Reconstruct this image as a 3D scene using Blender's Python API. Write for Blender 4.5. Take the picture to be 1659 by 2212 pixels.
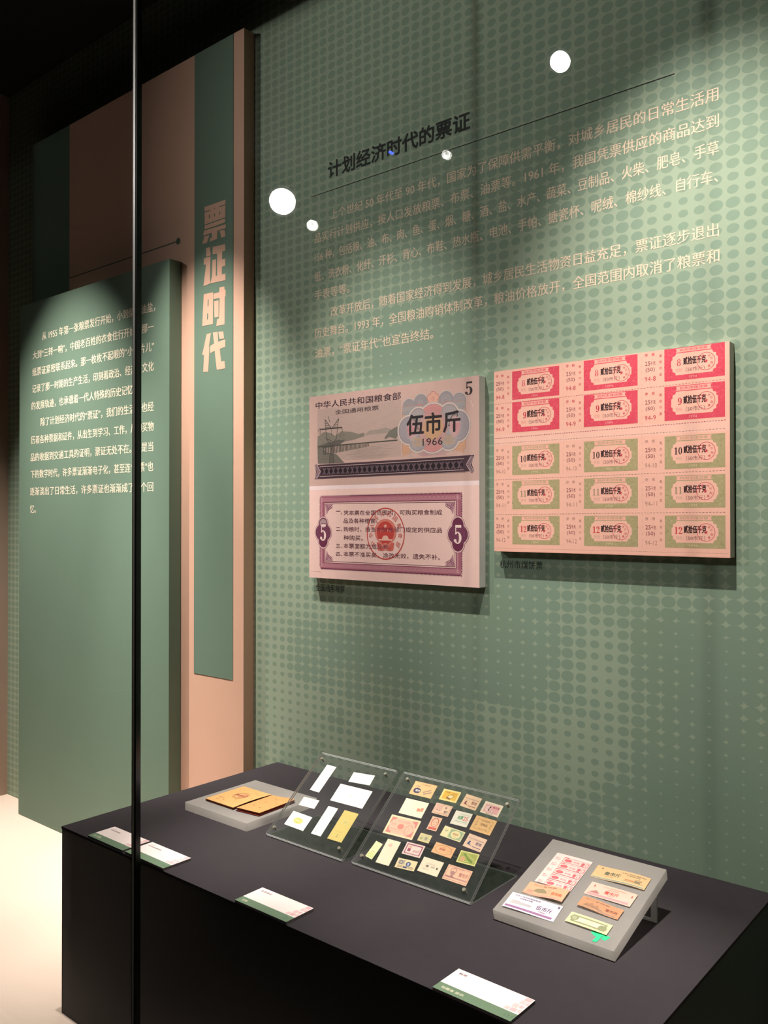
import bpy, bmesh, math, random, json
from mathutils import Vector, Matrix
from mathutils.geometry import tessellate_polygon
for o in list(bpy.data.objects): bpy.data.objects.remove(o, do_unlink=True)
SC = bpy.context.scene; COL = SC.collection
random.seed(7)

# ------------------------------------------------------------------ camera
cam = bpy.data.cameras.new('camera'); CAM = bpy.data.objects.new('camera', cam); COL.objects.link(CAM)
cam.sensor_fit = 'HORIZONTAL'; cam.sensor_width = 36; cam.lens = 1843.98 / 1659 * 36; cam.clip_start = .02
yaw, pitch, roll = math.radians(39.91456), math.radians(.4277), math.radians(-.0186)
fw = Vector((-math.sin(yaw)*math.cos(pitch), math.cos(yaw)*math.cos(pitch), math.sin(pitch)))
ri = Vector((math.cos(yaw), math.sin(yaw), 0)); up = ri.cross(fw)
r2 = ri*math.cos(roll) + up*math.sin(roll); u2 = up*math.cos(roll) - ri*math.sin(roll)
m = Matrix((r2, u2, -fw)).transposed().to_4x4(); m.translation = Vector((0, 0, 1.5)); CAM.matrix_world = m
SC.camera = CAM
# ------------------------------------------------------------------ world, exposure
w = bpy.data.worlds.new('world'); SC.world = w; w.use_nodes = True
w.node_tree.nodes['Background'].inputs[0].default_value = (.8, .85, 1, 1)
w.node_tree.nodes['Background'].inputs[1].default_value = .02
SC.view_settings.view_transform = 'Standard'; SC.view_settings.look = 'None'
SC.view_settings.exposure = 0; SC.view_settings.gamma = 1; SC.view_settings.use_curve_mapping = False
SC.cycles.transparent_max_bounces = 24; SC.cycles.max_bounces = 8; SC.cycles.sample_clamp_indirect = 6
SC.cycles.caustics_reflective = False; SC.cycles.caustics_refractive = False
WARM = (1, .94, .87); COOL = (1, .96, .9)
# interior spots: location, target, power, cone degrees, blend
CASE_SPOTS = [
 ((-2.54, .88, 3.0), (-2.54, 1.47, .58), 425, 54, 1, 'above the introduction board'),
 ((-1.88, .90, 3.0), (-1.90, 1.50, 1.44), 262, 38, 1, 'above the tall title board'),
 ((-1.28, .86, 3.0), (-1.28, 1.50, 1.30), 128, 42, 1, 'above the pale ticket board'),
 ((-.56, .86, 3.0), (-.50, 1.55, 1.55), 178, 48, 1, 'above the pink ticket sheet board'),
 ((-1.16, 1.04, 3.0), (-1.17, 1.16, .86), 275, 22, 1, 'above the acrylic stands'),
 ((-2.3, .90, 3.0), (-2.3, .98, .47), 90, 44, .8, 'above the bare floor by the plinth'),
 ((-.60, .95, 3.0), (-.59, .995, .86), 310, 25, .9, 'above the right end of the plinth'),
 ((-1.55, .95, 3.0), (-1.52, 1.02, .86), 118, 28, .9, 'above the left end of the plinth'),
]
# gallery spots: location, target, power, lens radius, emission, cone
GALLERY_SPOTS = [
 ((-4.331, -2.429, 3.7), (-.7, 1.55, 2.2), 230, .085, 90, 'bright gallery spotlight farthest left but one on its track'),
 ((-1.977, -2.036, 3.7), (-.62, 1.55, 2.25), 100, .045, 60, 'gallery spotlight nearest the showcase glass'),
 ((-4.515, -2.910, 3.7), (-3.5, 1.0, .4), 0, .038, 30, 'small gallery spotlight at the far left end of the track'),
 ((-3.015, -2.547, 3.7), (-2.4, 1.0, .4), 0, .026, 22, 'dim gallery spotlight between two brighter ones'),
]
ZT = .858; ZF = .47; YW = 1.55; YG = .825

DATA = {"title":[[[-1.921,2.3745],[-1.83,2.3739],[-1.831,2.3255],[-1.9201,2.325]],[[-1.9201,2.3221],[-1.8318,2.3226],[-1.8322,2.3118],[-1.9201,2.3107]],[[-1.923,2.3082],[-1.8291,2.3061],[-1.8291,2.2959],[-1.8644,2.2958],[-1.8664,2.2734],[-1.8976,2.2723],[-1.8965,2.2811],[-1.8884,2.2814],[-1.8892,2.2957],[-1.927,2.2953]],[[-1.9209,2.2927],[-1.8993,2.2907],[-1.9106,2.2716],[-1.9311,2.2728]],[[-1.8545,2.2939],[-1.8341,2.292],[-1.8298,2.2733],[-1.8478,2.2726]],[[-1.9147,2.2569],[-1.8964,2.2573],[-1.8935,2.2328],[-1.9126,2.2332]],[[-1.9248,2.213],[-1.9228,2.2308],[-1.8943,2.2309],[-1.8963,2.1728],[-1.895,2.1551],[-1.9255,2.1527],[-1.9138,2.2117]],[[-1.8851,2.255],[-1.8309,2.252],[-1.8309,2.2338],[-1.8434,2.2343],[-1.8446,2.2122],[-1.8309,2.212],[-1.8308,2.1925],[-1.8445,2.1926],[-1.8453,2.1711],[-1.8296,2.1708],[-1.8296,2.1526],[-1.895,2.1551],[-1.8874,2.1738],[-1.8863,2.2185],[-1.8703,2.218],[-1.871,2.172],[-1.8654,2.1715],[-1.8655,2.2324],[-1.8851,2.2345]],[[-1.9238,2.1298],[-1.8829,2.1285],[-1.8839,2.0402],[-1.9306,2.0408]],[[-1.8813,2.1239],[-1.8562,2.1242],[-1.8551,2.1368],[-1.8346,2.1363],[-1.8335,2.1272],[-1.8288,2.1256],[-1.8295,2.1083],[-1.8326,2.1081],[-1.8333,2.0318],[-1.8687,2.0323],[-1.8652,2.051],[-1.8573,2.0511],[-1.8542,2.1079],[-1.8813,2.1085]],[[-1.8788,2.1025],[-1.859,2.1018],[-1.8589,2.0564],[-1.8772,2.0571]],[[-1.9109,2.0157],[-1.8919,2.0164],[-1.9011,1.9804],[-1.8987,1.9775],[-1.9038,1.9098],[-1.9263,1.911],[-1.9223,1.9585],[-1.9313,1.9609],[-1.9264,1.972]],[[-1.8839,2.0166],[-1.8628,2.0157],[-1.8611,1.9879],[-1.8305,1.9901],[-1.8305,1.9699],[-1.854,1.9666],[-1.848,1.9316],[-1.8335,1.9311],[-1.8304,1.9105],[-1.8665,1.9108],[-1.8758,1.9643],[-1.8959,1.9604],[-1.8947,1.9808],[-1.8778,1.985]],[[-1.86,2.0153],[-1.8391,2.0134],[-1.8356,1.9934],[-1.8548,1.9942]]],"slots":[[[-1.921,2.3615],[-1.8966,2.361],[-1.8966,2.3584],[-1.921,2.3587]],[[-1.8554,2.3611],[-1.8311,2.3618],[-1.8311,2.3592],[-1.8554,2.3583]],[[-1.8793,2.3609],[-1.8761,2.3627],[-1.8737,2.3578]],[[-1.901,2.3479],[-1.897,2.3477],[-1.897,2.3384],[-1.901,2.3386]],[[-1.8785,2.3458],[-1.8749,2.3457],[-1.8749,2.338],[-1.8785,2.3381]],[[-1.8562,2.346],[-1.8523,2.3459],[-1.8522,2.3385],[-1.8562,2.3386]],[[-1.9059,2.1123],[-1.9022,2.1122],[-1.9026,2.0929],[-1.9062,2.093]],[[-1.9086,2.0733],[-1.9037,2.0733],[-1.9045,2.0566],[-1.9098,2.0566]]],"p1":[[0.0443,0.1511,0.027,0.066,-0.8],[0.1369,0.1727,0.0553,0.024,4.3],[0.1383,0.13,0.0856,0.0414,1.2],[0.0501,0.0905,0.0433,0.0204,1.7],[0.0531,0.0471,0.0552,0.0326,-1.5],[0.1146,0.0634,0.0262,0.0653,0.8],[0.1633,0.0646,0.037,0.0658,1.1]],"b1":[[0.0124,0.1921],[0.1889,0.1935],[0.0109,0.017],[0.1891,0.0184]],"p2":[[0.0617,0.1781,0.0524,0.0295,1.0],[0.1244,0.1796,0.039,0.0239,1.2],[0.173,0.1776,0.0357,0.0266,-3.6],[0.2197,0.1745,0.0388,0.0244,-2.3],[0.0634,0.1365,0.054,0.0337,1.5],[0.1235,0.1486,0.0371,0.0224,0.6],[0.1708,0.141,0.0362,0.0281,1.3],[0.2187,0.1401,0.044,0.0302,-1.7],[0.0606,0.0938,0.0685,0.0402,2.4],[0.123,0.1177,0.0219,0.0276,1.9],[0.1688,0.1086,0.046,0.0209,-2.8],[0.2194,0.1042,0.0389,0.0259,-4.2],[0.119,0.0859,0.0258,0.0159,0.9],[0.0302,0.0355,0.0176,0.0342,-8.4],[0.0617,0.0401,0.0305,0.0492,1.7],[0.1093,0.0586,0.0405,0.0242,2.6],[0.1675,0.0747,0.0437,0.0209,-1.2],[0.2203,0.0735,0.0381,0.0229,2.8],[0.1103,0.0288,0.0422,0.0188,4.6],[0.1592,0.0388,0.0436,0.0281,0.3],[0.2162,0.0395,0.0501,0.028,0.1]],"b2":[[0.0185,0.1895],[0.2473,0.1892],[0.0148,0.0164],[0.2442,0.0171]],"p3":[[0.0598,0.1305,0.0654,0.083,0.3],[0.0579,0.0713,0.0707,0.0291,1.3],[0.0549,0.0321,0.0892,0.0367,2.5],[0.149,0.1548,0.0908,0.0313,1.2],[0.1516,0.1107,0.0779,0.0316,-0.7],[0.1516,0.0734,0.0686,0.0231,-2.1],[0.1503,0.0352,0.0683,0.0231,-0.6],[0.1754,0.0189,0.0075,0.0279,-9.0]],"dots":[[-1.0,1.334,0.58],[-1.0,1.278,0.6],[-0.895,1.34,0.57],[-0.855,1.254,0.55],[-0.79,1.336,0.46],[-0.76,1.337,0.46],[-0.699,1.325,0.47],[-0.76,1.277,0.33],[-0.731,1.256,0.3],[-0.699,1.278,0.4],[-0.79,1.277,0.43],[-0.79,1.229,0.42],[-0.76,1.209,0.22],[-0.73,1.185,0.2],[-0.759,1.162,0.24],[-0.7,1.186,0.35],[-0.7,1.14,0.4],[-0.728,1.142,0.3],[-0.761,1.117,0.42],[-0.817,1.185,0.47],[-0.848,1.168,0.46],[-0.817,1.14,0.48],[-0.79,1.14,0.44],[-0.879,1.164,0.58],[-0.879,1.206,0.6],[-0.92,1.202,0.6],[-0.953,1.169,0.62],[-0.983,1.217,0.6],[-0.983,1.122,0.62],[-0.937,1.121,0.62],[-0.672,1.343,0.46],[-0.641,1.345,0.46],[-0.611,1.347,0.47],[-0.582,1.348,0.47],[-0.554,1.347,0.49],[-0.523,1.346,0.5],[-0.493,1.348,0.5],[-0.464,1.347,0.5],[-0.605,1.309,0.58],[-0.628,1.291,0.62],[-0.573,1.286,0.66],[-0.542,1.267,0.67],[-0.658,1.266,0.6],[-0.658,1.197,0.56],[-0.628,1.195,0.56],[-0.599,1.198,0.58],[-0.672,1.163,0.47],[-0.642,1.164,0.48],[-0.625,1.15,0.52],[-0.596,1.142,0.58],[-0.567,1.174,0.64],[-0.536,1.153,0.66],[-0.599,1.243,0.6],[-0.512,1.24,0.67],[-0.506,1.197,0.64],[-0.476,1.243,0.6],[-0.45,1.216,0.58],[-0.465,1.164,0.5],[-0.448,1.166,0.5],[-0.453,1.138,0.54],[-0.477,1.108,0.62],[-0.442,1.084,0.63],[-0.996,1.068,0.3],[-0.966,1.073,0.33],[-0.937,1.072,0.4],[-0.908,1.071,0.5],[-0.877,1.069,0.4],[-0.848,1.07,0.26],[-0.817,1.071,0.27],[-0.788,1.071,0.27],[-0.759,1.07,0.27],[-0.728,1.072,0.3],[-0.7,1.07,0.37],[-0.672,1.094,0.5],[-0.657,1.081,0.56],[-0.996,1.022,0.21],[-0.966,1.024,0.24],[-0.937,1.025,0.38],[-0.907,1.032,0.5],[-0.877,1.047,0.37],[-0.848,1.047,0.22],[-0.817,1.047,0.22],[-0.789,1.048,0.22],[-0.759,1.047,0.22],[-0.728,1.049,0.25],[-0.7,1.047,0.33],[-0.672,1.045,0.55],[-0.639,1.032,0.65],[-0.997,0.95,0.22],[-0.966,0.954,0.25],[-0.935,0.957,0.4],[-0.906,0.964,0.52],[-0.876,0.977,0.38],[-0.848,0.977,0.22],[-0.817,0.978,0.22],[-0.787,0.979,0.25],[-0.759,1.001,0.25],[-0.728,1.002,0.38],[-0.7,1.004,0.5],[-0.937,0.935,0.42],[-0.876,0.956,0.37],[-0.848,0.954,0.26],[-0.817,0.956,0.3],[-0.787,0.958,0.37],[-0.761,0.962,0.45],[-0.728,0.965,0.56],[-0.848,0.934,0.4],[-0.817,0.933,0.46],[-0.779,0.934,0.55],[-0.836,0.908,0.55],[-0.908,0.91,0.5],[-0.802,0.899,0.6],[-0.714,0.968,0.6],[-0.652,0.965,0.65],[-0.596,0.977,0.66],[-0.543,1.013,0.66],[-0.626,0.939,0.66],[-0.537,0.971,0.66],[-0.483,1.031,0.64],[-0.445,1.009,0.65],[-0.483,0.941,0.64],[-0.574,0.887,0.66],[-1.045,2.594,0.36],[-0.929,2.565,0.38],[-0.818,2.501,0.4],[-0.762,2.45,0.42],[-0.686,2.458,0.44],[-0.621,2.423,0.46],[-0.513,2.393,0.46],[-0.45,2.337,0.46],[-0.952,2.461,0.38],[-0.864,2.469,0.4],[-0.802,2.317,0.46],[-0.723,2.339,0.5],[-0.686,2.317,0.5],[-0.614,2.269,0.5],[-0.649,2.287,0.4],[-0.562,2.31,0.46],[-0.466,2.262,0.46],[-1.021,2.384,0.45],[-0.929,2.395,0.42],[-0.53,2.183,0.46],[-0.451,2.161,0.48],[-0.933,2.046,0.2],[-0.877,2.035,0.22],[-0.824,2.04,0.32],[-0.793,2.034,0.36],[-0.707,2.077,0.45],[-0.675,2.082,0.5],[-0.733,2.098,0.43],[-0.762,2.08,0.34],[-0.645,2.074,0.32],[-0.618,2.08,0.26],[-0.591,2.082,0.3],[-0.557,2.077,0.32],[-0.529,2.059,0.43],[-0.502,2.053,0.43],[-0.543,2.026,0.22],[-0.475,2.079,0.3],[-0.438,2.076,0.37],[-0.47,1.941,0.25],[-0.439,1.922,0.4],[-0.586,1.992,0.45],[-0.557,1.972,0.32],[-0.529,1.986,0.37],[-0.94,1.916,0.22],[-0.877,1.913,0.24],[-0.821,1.891,0.38],[-0.793,1.897,0.48],[-0.763,1.889,0.38],[-0.707,1.875,0.24],[-0.676,1.876,0.3],[-0.648,1.878,0.28],[-0.618,1.885,0.32],[-0.586,1.903,0.46],[-0.586,1.851,0.48],[-0.557,1.893,0.52],[-0.557,1.83,0.55],[-0.529,1.91,0.5],[-0.529,1.854,0.5],[-0.502,1.889,0.42],[-0.497,1.855,0.42],[-0.47,1.856,0.3],[-0.439,1.854,0.4],[-0.793,1.828,0.4],[-0.852,1.823,0.22],[-0.914,1.837,0.22],[-0.586,1.92,0.46],[-0.502,2.017,0.38],[-0.502,1.933,0.38],[-0.929,2.176,0.5],[-0.877,2.147,0.52],[-0.841,2.186,0.5],[-0.914,2.107,0.42],[-0.644,2.166,0.45],[-0.772,2.2,0.47],[-0.859,2.255,0.5],[-1.004,1.868,0.56],[-1.004,1.914,0.46],[-0.971,1.894,0.27],[-1.304,1.879,0.62],[-1.218,1.895,0.63],[-1.097,1.88,0.62],[-1.078,1.836,0.62],[-1.371,1.894,0.36],[-1.562,1.958,0.32],[-1.491,1.938,0.27],[-1.516,1.916,0.32],[-1.562,1.903,0.42],[-1.304,1.927,0.58],[-1.197,1.915,0.6],[-1.059,1.953,0.5],[-1.196,2.549,0.4],[-1.136,2.479,0.42],[-1.176,2.46,0.44],[-1.26,2.52,0.38],[-1.303,2.398,0.44],[-1.442,2.402,0.42],[-1.395,2.284,0.42],[-1.516,2.314,0.38],[-1.516,2.205,0.4],[-1.442,2.119,0.4],[-1.26,2.085,0.46],[-1.136,2.093,0.48],[-1.097,2.149,0.46],[-1.176,2.004,0.48],[-1.348,2.015,0.42],[-1.562,2.05,0.34],[-0.968,2.06,0.42],[-0.95,2.117,0.44],[-0.967,2.211,0.45],[-1.26,2.285,0.44],[-1.059,2.297,0.46],[-1.676,1.849,0.32],[-1.615,1.843,0.3],[-1.707,1.879,0.37],[-1.73,1.801,0.42],[-1.676,1.743,0.55],[-1.615,1.713,0.55],[-1.571,1.675,0.5],[-1.707,1.682,0.49],[-1.6,1.635,0.55],[-1.571,1.608,0.57],[-1.675,1.638,0.5],[-1.722,1.629,0.46],[-1.6,1.542,0.55],[-1.571,1.552,0.5],[-1.675,1.553,0.48],[-1.706,1.575,0.42],[-1.637,1.501,0.48],[-1.675,1.48,0.43],[-1.571,1.48,0.42],[-1.706,1.426,0.33],[-1.637,1.428,0.33],[-1.585,1.403,0.3],[-1.706,1.347,0.31],[-1.637,1.35,0.31],[-1.578,1.352,0.34],[-1.675,1.29,0.3],[-1.6,1.274,0.31],[-1.535,1.278,0.37],[-1.5,1.26,0.32],[-1.438,1.27,0.38],[-1.379,1.274,0.47],[-1.316,1.255,0.5],[-1.208,1.277,0.5],[-1.151,1.272,0.52],[-1.096,1.276,0.57],[-1.018,1.269,0.6],[-0.968,1.294,0.6],[-1.706,1.161,0.31],[-1.652,1.192,0.3],[-1.585,1.203,0.5],[-1.528,1.218,0.52],[-1.458,1.184,0.58],[-1.36,1.17,0.61],[-1.267,1.156,0.62],[-1.151,1.169,0.62],[-1.07,1.134,0.62],[-0.968,1.168,0.62],[-1.585,1.121,0.5],[-1.549,1.105,0.55],[-1.493,1.091,0.5],[-1.392,1.07,0.52],[-1.328,1.059,0.49],[-1.237,1.072,0.5],[-1.151,1.079,0.52],[-1.675,1.085,0.26],[-1.637,1.063,0.22],[-1.585,1.055,0.26],[-1.528,1.052,0.26],[-1.458,1.041,0.28],[-1.392,1.031,0.3],[-1.316,1.033,0.3],[-1.231,1.041,0.3],[-1.151,1.048,0.36],[-1.07,1.047,0.5],[-0.993,1.072,0.32],[-1.675,0.98,0.22],[-1.563,0.996,0.2],[-1.5,1.006,0.3],[-1.458,1.007,0.48],[-1.438,1.01,0.5],[-1.405,1.005,0.3],[-1.328,1.007,0.26],[-1.267,1.017,0.5],[-1.243,0.993,0.52],[-1.273,0.969,0.5],[-1.208,1.003,0.36],[-1.151,1.012,0.24],[-1.097,1.021,0.34],[-1.054,1.006,0.5],[-0.993,1.021,0.22],[-1.675,0.901,0.3],[-1.585,0.916,0.22],[-1.528,0.911,0.42],[-1.458,0.943,0.24],[-1.392,0.92,0.22],[-1.328,0.912,0.26],[-1.279,0.908,0.5],[-1.237,0.915,0.5],[-1.18,0.917,0.32],[-1.328,1.577,0.55],[-1.328,1.434,0.5]]}

# ------------------------------------------------------------------ helpers
MATS = {}
def lin(h):
    h = h.lstrip('#'); return tuple((lambda c: c/12.92 if c <= .04045 else ((c+.055)/1.055)**2.4)(int(h[i:i+2], 16)/255) for i in (0, 2, 4))
def mat(h, rough=.65, noise=.05, scale=60, spec=.3, metal=0, bump=0, bscale=300):
    key = (h, rough, noise, scale, spec, metal, bump)
    if key in MATS: return MATS[key]
    M = bpy.data.materials.new('surface_%d' % len(MATS)); M.use_nodes = True; nt = M.node_tree; b = nt.nodes['Principled BSDF']
    c = lin(h)
    tc = nt.nodes.new('ShaderNodeTexCoord'); n = nt.nodes.new('ShaderNodeTexNoise'); n.inputs['Scale'].default_value = scale; n.inputs['Detail'].default_value = 3
    nt.links.new(tc.outputs['Object'], n.inputs['Vector'])
    mx = nt.nodes.new('ShaderNodeMix'); mx.data_type = 'RGBA'
    mx.inputs[6].default_value = (*[v*(1-noise) for v in c], 1); mx.inputs[7].default_value = (*[min(1, v*(1+noise)) for v in c], 1)
    nt.links.new(n.outputs['Fac'], mx.inputs[0]); nt.links.new(mx.outputs[2], b.inputs['Base Color'])
    b.inputs['Roughness'].default_value = rough; b.inputs['Specular IOR Level'].default_value = spec; b.inputs['Metallic'].default_value = metal
    if bump:
        n2 = nt.nodes.new('ShaderNodeTexNoise'); n2.inputs['Scale'].default_value = bscale; nt.links.new(tc.outputs['Object'], n2.inputs['Vector'])
        bp = nt.nodes.new('ShaderNodeBump'); bp.inputs['Strength'].default_value = bump; bp.inputs['Distance'].default_value = .002
        nt.links.new(n2.outputs['Fac'], bp.inputs['Height']); nt.links.new(bp.outputs[0], b.inputs['Normal'])
    MATS[key] = M; return M
def mat_glass(name, tint, base=.04, rough=.0, gain=1, haze=0):
    if name in MATS: return MATS[name]
    M = bpy.data.materials.new(name); M.use_nodes = True; nt = M.node_tree; nt.nodes.clear(); N = nt.nodes.new; Lk = nt.links.new
    out = N('ShaderNodeOutputMaterial'); tr = N('ShaderNodeBsdfTransparent'); tr.inputs[0].default_value = (*tint, 1)
    gl = N('ShaderNodeBsdfGlossy'); gl.inputs['Roughness'].default_value = rough
    g = N('ShaderNodeNewGeometry'); d = N('ShaderNodeVectorMath'); d.operation = 'DOT_PRODUCT'; Lk(g.outputs['Normal'], d.inputs[0]); Lk(g.outputs['Incoming'], d.inputs[1])
    def mt(op, a, bb):
        k = N('ShaderNodeMath'); k.operation = op
        for i, v in enumerate((a, bb)):
            if v is None: continue
            if isinstance(v, (int, float)): k.inputs[i].default_value = v
            else: Lk(v, k.inputs[i])
        return k.outputs[0]
    ab = mt('ABSOLUTE', d.outputs['Value'], None); om = mt('SUBTRACT', 1, ab); p5 = mt('POWER', om, 5)
    F = mt('ADD', mt('MULTIPLY', p5, (1-base)*gain), base)
    mx = N('ShaderNodeMixShader'); Lk(F, mx.inputs[0]); Lk(tr.outputs[0], mx.inputs[1]); Lk(gl.outputs[0], mx.inputs[2])
    res = mx.outputs[0]
    if haze:
        df = N('ShaderNodeBsdfDiffuse'); df.inputs[0].default_value = (.8, .8, .8, 1)
        m2 = N('ShaderNodeMixShader'); m2.inputs[0].default_value = haze; Lk(res, m2.inputs[1]); Lk(df.outputs[0], m2.inputs[2]); res = m2.outputs[0]
    Lk(res, out.inputs[0]); MATS[name] = M; return M
def mat_emit(name, col, s):
    if name in MATS: return MATS[name]
    M = bpy.data.materials.new(name); M.use_nodes = True; nt = M.node_tree; nt.nodes.clear()
    out = nt.nodes.new('ShaderNodeOutputMaterial'); e = nt.nodes.new('ShaderNodeEmission'); e.inputs[0].default_value = (*col, 1); e.inputs[1].default_value = s
    nt.links.new(e.outputs[0], out.inputs[0]); MATS[name] = M; return M
def tag(o, label=None, cat=None, group=None, kind=None):
    if label: o['label'] = label
    if cat: o['category'] = cat
    if group: o['group'] = group
    if kind: o['kind'] = kind
    return o
def empty(name, label, cat, mw=None, group=None):
    o = bpy.data.objects.new(name, None); COL.objects.link(o); o.empty_display_size = .05
    if mw is not None: o.matrix_world = mw
    return tag(o, label, cat, group)
class MB:
    def __init__(s): s.v = []; s.f = []; s.mi = []; s.ms = []
    def m(s, M):
        if M not in s.ms: s.ms.append(M)
        return s.ms.index(M)
    def add(s, vs, fs, M):
        k = len(s.v); i = s.m(M); s.v += [tuple(v) for v in vs]
        for f in fs: s.f.append([k+j for j in f]); s.mi.append(i)
    def box(s, a, b, M, xf=None, M2=None, side=None):
        x0, y0, z0 = a; x1, y1, z1 = b
        vs = [Vector(q) for q in ((x0,y0,z0),(x1,y0,z0),(x1,y1,z0),(x0,y1,z0),(x0,y0,z1),(x1,y0,z1),(x1,y1,z1),(x0,y1,z1))]
        if xf: vs = [xf @ v for v in vs]
        fs = [(0,3,2,1),(4,5,6,7)]; sd = [(0,1,5,4),(1,2,6,5),(2,3,7,6),(3,0,4,7)]
        if M2: s.add(vs, fs, M); s.add(vs, sd, M2)
        else: s.add(vs, fs+sd, M)
    def cyl(s, p0, p1, r0, r1, M, n=20, caps=True):
        p0, p1 = Vector(p0), Vector(p1); d = (p1-p0).normalized(); a = d.orthogonal().normalized(); b = d.cross(a)
        vs = [p0+(a*math.cos(t)+b*math.sin(t))*r0 for t in [2*math.pi*i/n for i in range(n)]] + [p1+(a*math.cos(t)+b*math.sin(t))*r1 for t in [2*math.pi*i/n for i in range(n)]]
        fs = [(i, (i+1) % n, n+(i+1) % n, n+i) for i in range(n)]
        if caps: fs += [tuple(range(n))[::-1], tuple(range(n, 2*n))]
        s.add(vs, fs, M)
    def build(s, name, parent=None, mw=None, bevel=0, kind=None):
        me = bpy.data.meshes.new(name); me.from_pydata(s.v, [], s.f)
        for M in s.ms: me.materials.append(M)
        me.polygons.foreach_set('material_index', s.mi); me.update()
        o = bpy.data.objects.new(name, me); COL.objects.link(o)
        if parent: o.parent = parent
        if mw is not None: o.matrix_local = mw
        if bevel:
            bv = o.modifiers.new('bevel', 'BEVEL'); bv.width = bevel; bv.segments = 2; bv.limit_method = 'ANGLE'; bv.angle_limit = 1.2
        if kind: o['kind'] = kind
        return o
GLY = {}
def glyph(s, bold=0):
    k = s
    if k in GLY: return GLY[k]
    c = bpy.data.curves.new('t', 'FONT'); c.body = s; c.size = 1; c.resolution_u = 2; c.fill_mode = 'FRONT'
    o = bpy.data.objects.new('t', c); COL.objects.link(o)
    dg = bpy.context.evaluated_depsgraph_get(); me = bpy.data.meshes.new_from_object(o.evaluated_get(dg))
    vs = [(v.co.x, v.co.y) for v in me.vertices]; fs = [tuple(p.vertices) for p in me.polygons]
    bpy.data.objects.remove(o); bpy.data.meshes.remove(me); bpy.data.curves.remove(c)
    x0 = min(v[0] for v in vs); x1 = max(v[0] for v in vs); y0 = min(v[1] for v in vs); y1 = max(v[1] for v in vs)
    GLY[k] = (vs, fs, x0, x1, y0, y1); return GLY[k]
class Print(MB):
    """flat print laid on a surface: local x right, y up, z out; scale in metres per unit"""
    def __init__(s, sc=.001, ox=0, oy=0, warp=None, z=.0002, dz=.000008, seg=None):
        super().__init__(); s.mic = 0; s.sc = sc; s.ox = ox; s.oy = oy; s.warp = warp; s.z = z; s.dz = dz; s.k = 0; s.seg = seg
    def P(s, x, y):
        X, Y = s.ox + x*s.sc, s.oy + y*s.sc; z = s.z + s.k*s.dz + (s.mic % 8)*4e-7
        if s.warp: z += s.warp(X, Y)
        return (X, Y, z)
    def poly(s, pts, c, up=1):
        s.mic += 1
        tr = tessellate_polygon([[Vector((x, y, 0)) for x, y in pts]])
        vs = [s.P(x, y) for x, y in pts]; fs = []
        if s.seg:      # follow the curl of the paper
            vs = []
            def sub(a, b, d, n=0):
                L = max(((a[0]-b[0])**2+(a[1]-b[1])**2, a, b, d), ((b[0]-d[0])**2+(b[1]-d[1])**2, b, d, a), ((d[0]-a[0])**2+(d[1]-a[1])**2, d, a, b))
                if L[0] > (s.seg*1.2)**2 and n < 9:
                    _, p, q, r = L; mm = ((p[0]+q[0])/2, (p[1]+q[1])/2); sub(p, mm, r, n+1); sub(mm, q, r, n+1)
                else: k = len(vs); vs.extend([s.P(*a), s.P(*b), s.P(*d)]); fs.append((k, k+1, k+2))
            for t in tr:
                a, b, d = [tuple(pts[i]) for i in t]
                if (b[0]-a[0])*(d[1]-a[1])-(b[1]-a[1])*(d[0]-a[0]) < 0: b, d = d, b
                sub(a, b, d)
            s.add(vs, fs, mat(c) if isinstance(c, str) else c); s.k += up; return
        for t in tr:
            a, b, d = [pts[i] for i in t]; ar = (b[0]-a[0])*(d[1]-a[1])-(b[1]-a[1])*(d[0]-a[0])
            fs.append(t if ar > 0 else t[::-1])
        s.add(vs, fs, mat(c) if isinstance(c, str) else c); s.k += up
    def rect(s, x0, y0, x1, y1, c, up=1):
        s.mic += 1
        if s.seg:
            nx = max(1, int(abs(x1-x0)/s.seg+.99)); ny = max(1, int(abs(y1-y0)/s.seg+.99))
        else: nx = ny = 1
        vs = [s.P(x0+(x1-x0)*i/nx, y0+(y1-y0)*j/ny) for j in range(ny+1) for i in range(nx+1)]
        fs = [(j*(nx+1)+i, j*(nx+1)+i+1, (j+1)*(nx+1)+i+1, (j+1)*(nx+1)+i) for j in range(ny) for i in range(nx)]
        s.add(vs, fs, mat(c) if isinstance(c, str) else c); s.k += up
    def line(s, pts, wd, c, up=1, closed=False):
        pts = list(pts); n = len(pts); M = mat(c) if isinstance(c, str) else c
        for i in range(n if closed else n-1):
            s.mic += 1
            (ax, ay), (bx, by) = pts[i], pts[(i+1) % n]; L = math.hypot(bx-ax, by-ay)
            if L == 0: continue
            tx, ty = (bx-ax)/L, (by-ay)/L; px, py = -ty*wd/2, tx*wd/2; k = max(1, int(L/s.seg)) if s.seg else 1
            for j in range(k):
                cx, cy = ax+(bx-ax)*j/k, ay+(by-ay)*j/k; ex, ey = ax+(bx-ax)*(j+1)/k, ay+(by-ay)*(j+1)/k
                s.add([s.P(cx-px, cy-py), s.P(ex-px, ey-py), s.P(ex+px, ey+py), s.P(cx+px, cy+py)], [(0, 1, 2, 3)], M)
        s.k += up
    def frame(s, x0, y0, x1, y1, wd, c, up=1):
        s.rect(x0, y0, x1, y0+wd, c, 0); s.rect(x0, y1-wd, x1, y1, c, 0); s.rect(x0, y0+wd, x0+wd, y1-wd, c, 0); s.rect(x1-wd, y0+wd, x1, y1-wd, c, up)
    def disc(s, cx, cy, rx, ry, c, n=24, up=1):
        s.poly([(cx+rx*math.cos(2*math.pi*i/n), cy+ry*math.sin(2*math.pi*i/n)) for i in range(n)], c, up)
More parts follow.
